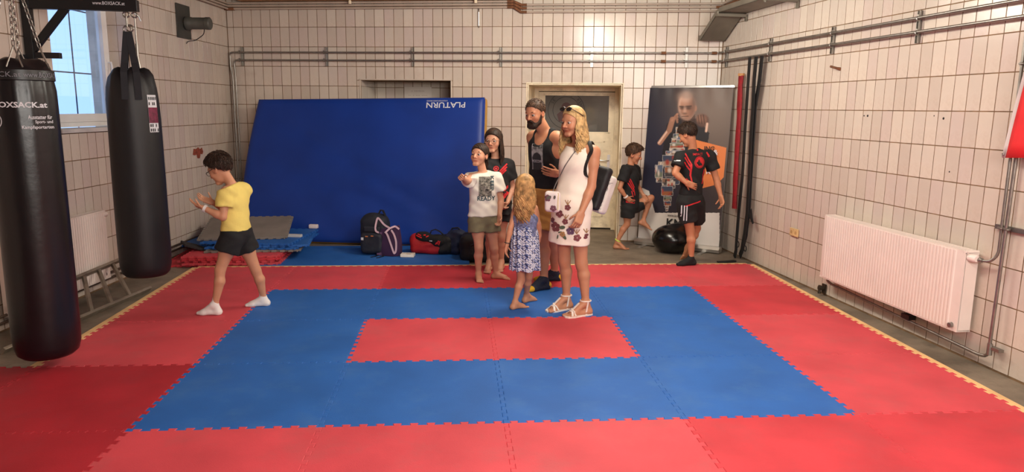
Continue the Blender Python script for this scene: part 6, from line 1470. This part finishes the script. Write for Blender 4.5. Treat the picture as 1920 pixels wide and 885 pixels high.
# little girl with long wavy hair, seen from behind
p = person('small girl with very long wavy blond hair and blue-white patterned skirt, seen from behind', 1.17, 2.27,
  dict(head=(985, 352, 0), neck=(985, 382, 0), shl=(969, 390, .03), shr=(1001, 391, -.03), ell=(957, 428, -.02), wrl=(951, 458, -.04), hal=(947, 480, -.05), elr=(1009, 420, -.04), wrr=(1012, 442, -.02), har=(1010, 460, .0),
       pelvis=(984, 450, 0), knl=(977, 524, .02), anl=(965, 567, -.02), tol=(980, 579, .02), knr=(991, 518, .08), anr=(987, 552, .2), tor=(1004, 560, .26)),
  (.25, .96, .0), .218, (186, 132, 102), lim=.92)
gL = p['g']; short_hair(p, hb_lblond, .33, -.5, th=.045, top=.03, noise=.001, tufts=0)
strands(p, hb_lblond, 420, .31, -.03, .018, phi0=85, seed=33, radius=.0045, th0=8, drop_out=.02, tuck=A(0, 0, 0))
S_ = SDF(); S = p['S']; sp, R_, up = p['sp'], p['R'], p['up']; i = .018; hem = at(984, 505, 2.27)
S_.cone(sp(.25), hem-Z3*.03, .14*S+i, .175*S+i, k=.03, flat=(p['fr'], .8), clip=[(hem, (0, 0, -1))])
skf = lambda V: np.where(((np.sin(V[:, 0]*125+3*np.sin(V[:, 2]*81)+V[:, 1]*50)*np.sin(V[:, 2]*160+2.5*np.sin(V[:, 0]*93)) > .05))[:, None], L3((196, 200, 214)), np.where((np.sin(V[:, 0]*140+V[:, 2]*170) > -.1)[:, None], L3((84, 98, 150)), L3((34, 42, 82))))
soft('skirt', S_.mesh(.005, noise=lambda x, y, z: (.006*np.sin(np.arctan2(y-2.27, x-.24)*9)).astype(np.float32)), mat('patterned_skirt', (255, 255, 255), .85, var=.03, attr='tint'), p['body'], attr=skf)
S_ = SDF(); S_.ell(sp(.60), (.158*S+.012, .108*S+.012, .13*S), R_, k=.03); S_.cone(sp(.55), sp(0), .14*S+.012, .15*S+.012, k=.03, flat=(p['fr'], .76), clip=[(sp(.12), -up)]); soft('vest_top', S_.mesh(.007), mat('blue_vest', (104, 112, 146), .85, var=.3, vscale=50), p['body'])
band(p, 'ell', 'wrl', .92, .024, m_black_paint, 'bracelet', .006)

# boy kicking in front of the banner
p = person('boy in black and red jersey on one bare foot, knee raised, left of the banner', 1.33, 5.07,
  dict(head=(1189, 289, 0), neck=(1182, 310, .0), shr=(1173, 319, -.12), shl=(1191, 318, .11), elr=(1162, 353, -.15), wrr=(1174, 370, -.14), har=(1188, 381, -.14), ell=(1196, 350, .13), wrl=(1206, 366, .05), hal=(1214, 376, .0),
       pelvis=(1181, 386, 0), knr=(1176, 420, -.04), anr=(1157, 453, -.02), tor=(1166, 466, -.05), knl=(1221, 371, .06), anl=(1206, 414, .06), tol=(1228, 425, .02)),
  (.88, -.32, -.30), .232, (176, 120, 90), zf=0.0, lift=(1, None), curl=(.4, .4), lim=.95)
brows(p, hb_dark); short_hair(p, hb_brown, .30, -.28, th=.05, noise=.003, quiff=1)
sh_, bvj = tee(p, m_jersey, .03, .62, .02, flare=.02, waist=1.0); shorts(p, m_jersey, .52, .022, fr2=.55)
co = at(1181, 355, 4.95); fn = nrmz(A(.1, -1, 0)); fu = A(1, .1, 0)
decal(p, bvj, co, fu, Z3, fn, [st(-.01, .13, .06, .02, .012), st(-.02, .11, .05, .0, .012), st(-.03, .08, .05, -.03, .012), st(.05, .02, .07, -.08, .012), st(.02, -.02, .05, -.1, .012), st(-.10, -.13, .07, -.15, .05), st(-.09, .10, -.06, .03, .02)], m_redp, 'red_stripes', sh_)
band(p, 'elr', 'wrr', .93, .028, m_sockw, 'wristband', .014); band(p, 'knr', 'anr', .93, .036, mat('lime_band', (196, 216, 90), .5), 'ankle_band', .012)

# boy in black seen from behind
p = person('tall boy in black and red jersey seen from behind before the banner, hand on hip', 1.60, 3.95,
  dict(head=(1289, 252, 0), neck=(1300, 281, 0), shl=(1277, 294, -.04), shr=(1330, 294, .06), ell=(1266, 325, -.10), wrl=(1287, 343, -.14), hal=(1304, 350, -.14), elr=(1343, 335, .05), wrr=(1351, 367, .0), har=(1356, 386, -.04),
       pelvis=(1295, 374, 0), knl=(1294, 432, .0), anl=(1296, 484, .0), tol=(1278, 497, -.03), knr=(1306, 428, .26), anr=(1290, 462, .38), tor=(1280, 474, .48)),
  (-.62, .60, -.50), .238, (182, 124, 92), bare=(False, True), lift=(None, 1), curl=(.4, .5), palm=(A(.2, .9, 0), None), lim=.95, bw=.86)
short_hair(p, hb_dark, .30, -.30, th=.05, noise=.002); brows(p, hb_dark)
sh_, bvj = tee(p, m_jersey, .05, .60, .018, flare=.0, waist=1.0); sr_, bvr = shorts(p, m_jersey, .66, .022)
sock(p, 'l', m_blackc, .06)
co = at(1306, 325, 3.83); fn = A(0, -1, 0); fu = A(1, 0, 0)
sh = [disc_polys(.056, .062, 28, .035, .115), st(-.13, .21, -.06, .10), st(-.135, .17, -.06, .06), st(-.14, .12, -.06, .02), st(-.06, .10, -.06, -.03, .02), st(.10, .04, .09, -.12, .016), st(-.10, -.06, .0, -.16, .014), st(.13, .22, .16, .17, .02), st(-.06, -.02, -.02, -.16, .016)]
V, Fs = disc_polys(0, .052, 28, .035, .115); sh.append((V, Fs)); V, Fs = fit_text('IMPACT', .12, .026, .008, 1.1); sh.append((V+[.02, .20], Fs))
V, Fs = disc_polys(0, .012, 8, .02, .245); sh.append((V, Fs)); sh.append(([(-.15, -.19), (-.13, -.10), (-.02, -.19)], [(0, 1, 2)]))
decal(p, bvj, co, fu, Z3, fn, sh, m_redp, 'red_print', sh_)
decal(p, bvj, co, fu, Z3, fn, [leaf_(.03, .13, .05, .028, .9), leaf_(.04, .10, .06, .03, -.5), leaf_(.05, .14, .03, .02, 0)], m_black_paint, 'emblem_figure', sh_, .006)
decal(p, bvj, co, fu, Z3, fn, [ph_(3, 2, .06, .012, -.215, .135)], m_print_w, 'sleeve_stripe', sh_)
decal(p, bvr, at(1284, 389, 3.84), fu, Z3, fn, [st(x, .02, x+.012, -.19, .01) for x in (-.03, -.005, .02)], m_print_w, 'side_stripes', sr_)
decal(p, bvr, at(1293, 385, 3.84), fu, Z3, fn, [st(-.05, -.01, .12, .045, .014)], m_redp, 'red_stripe', sr_, .005)
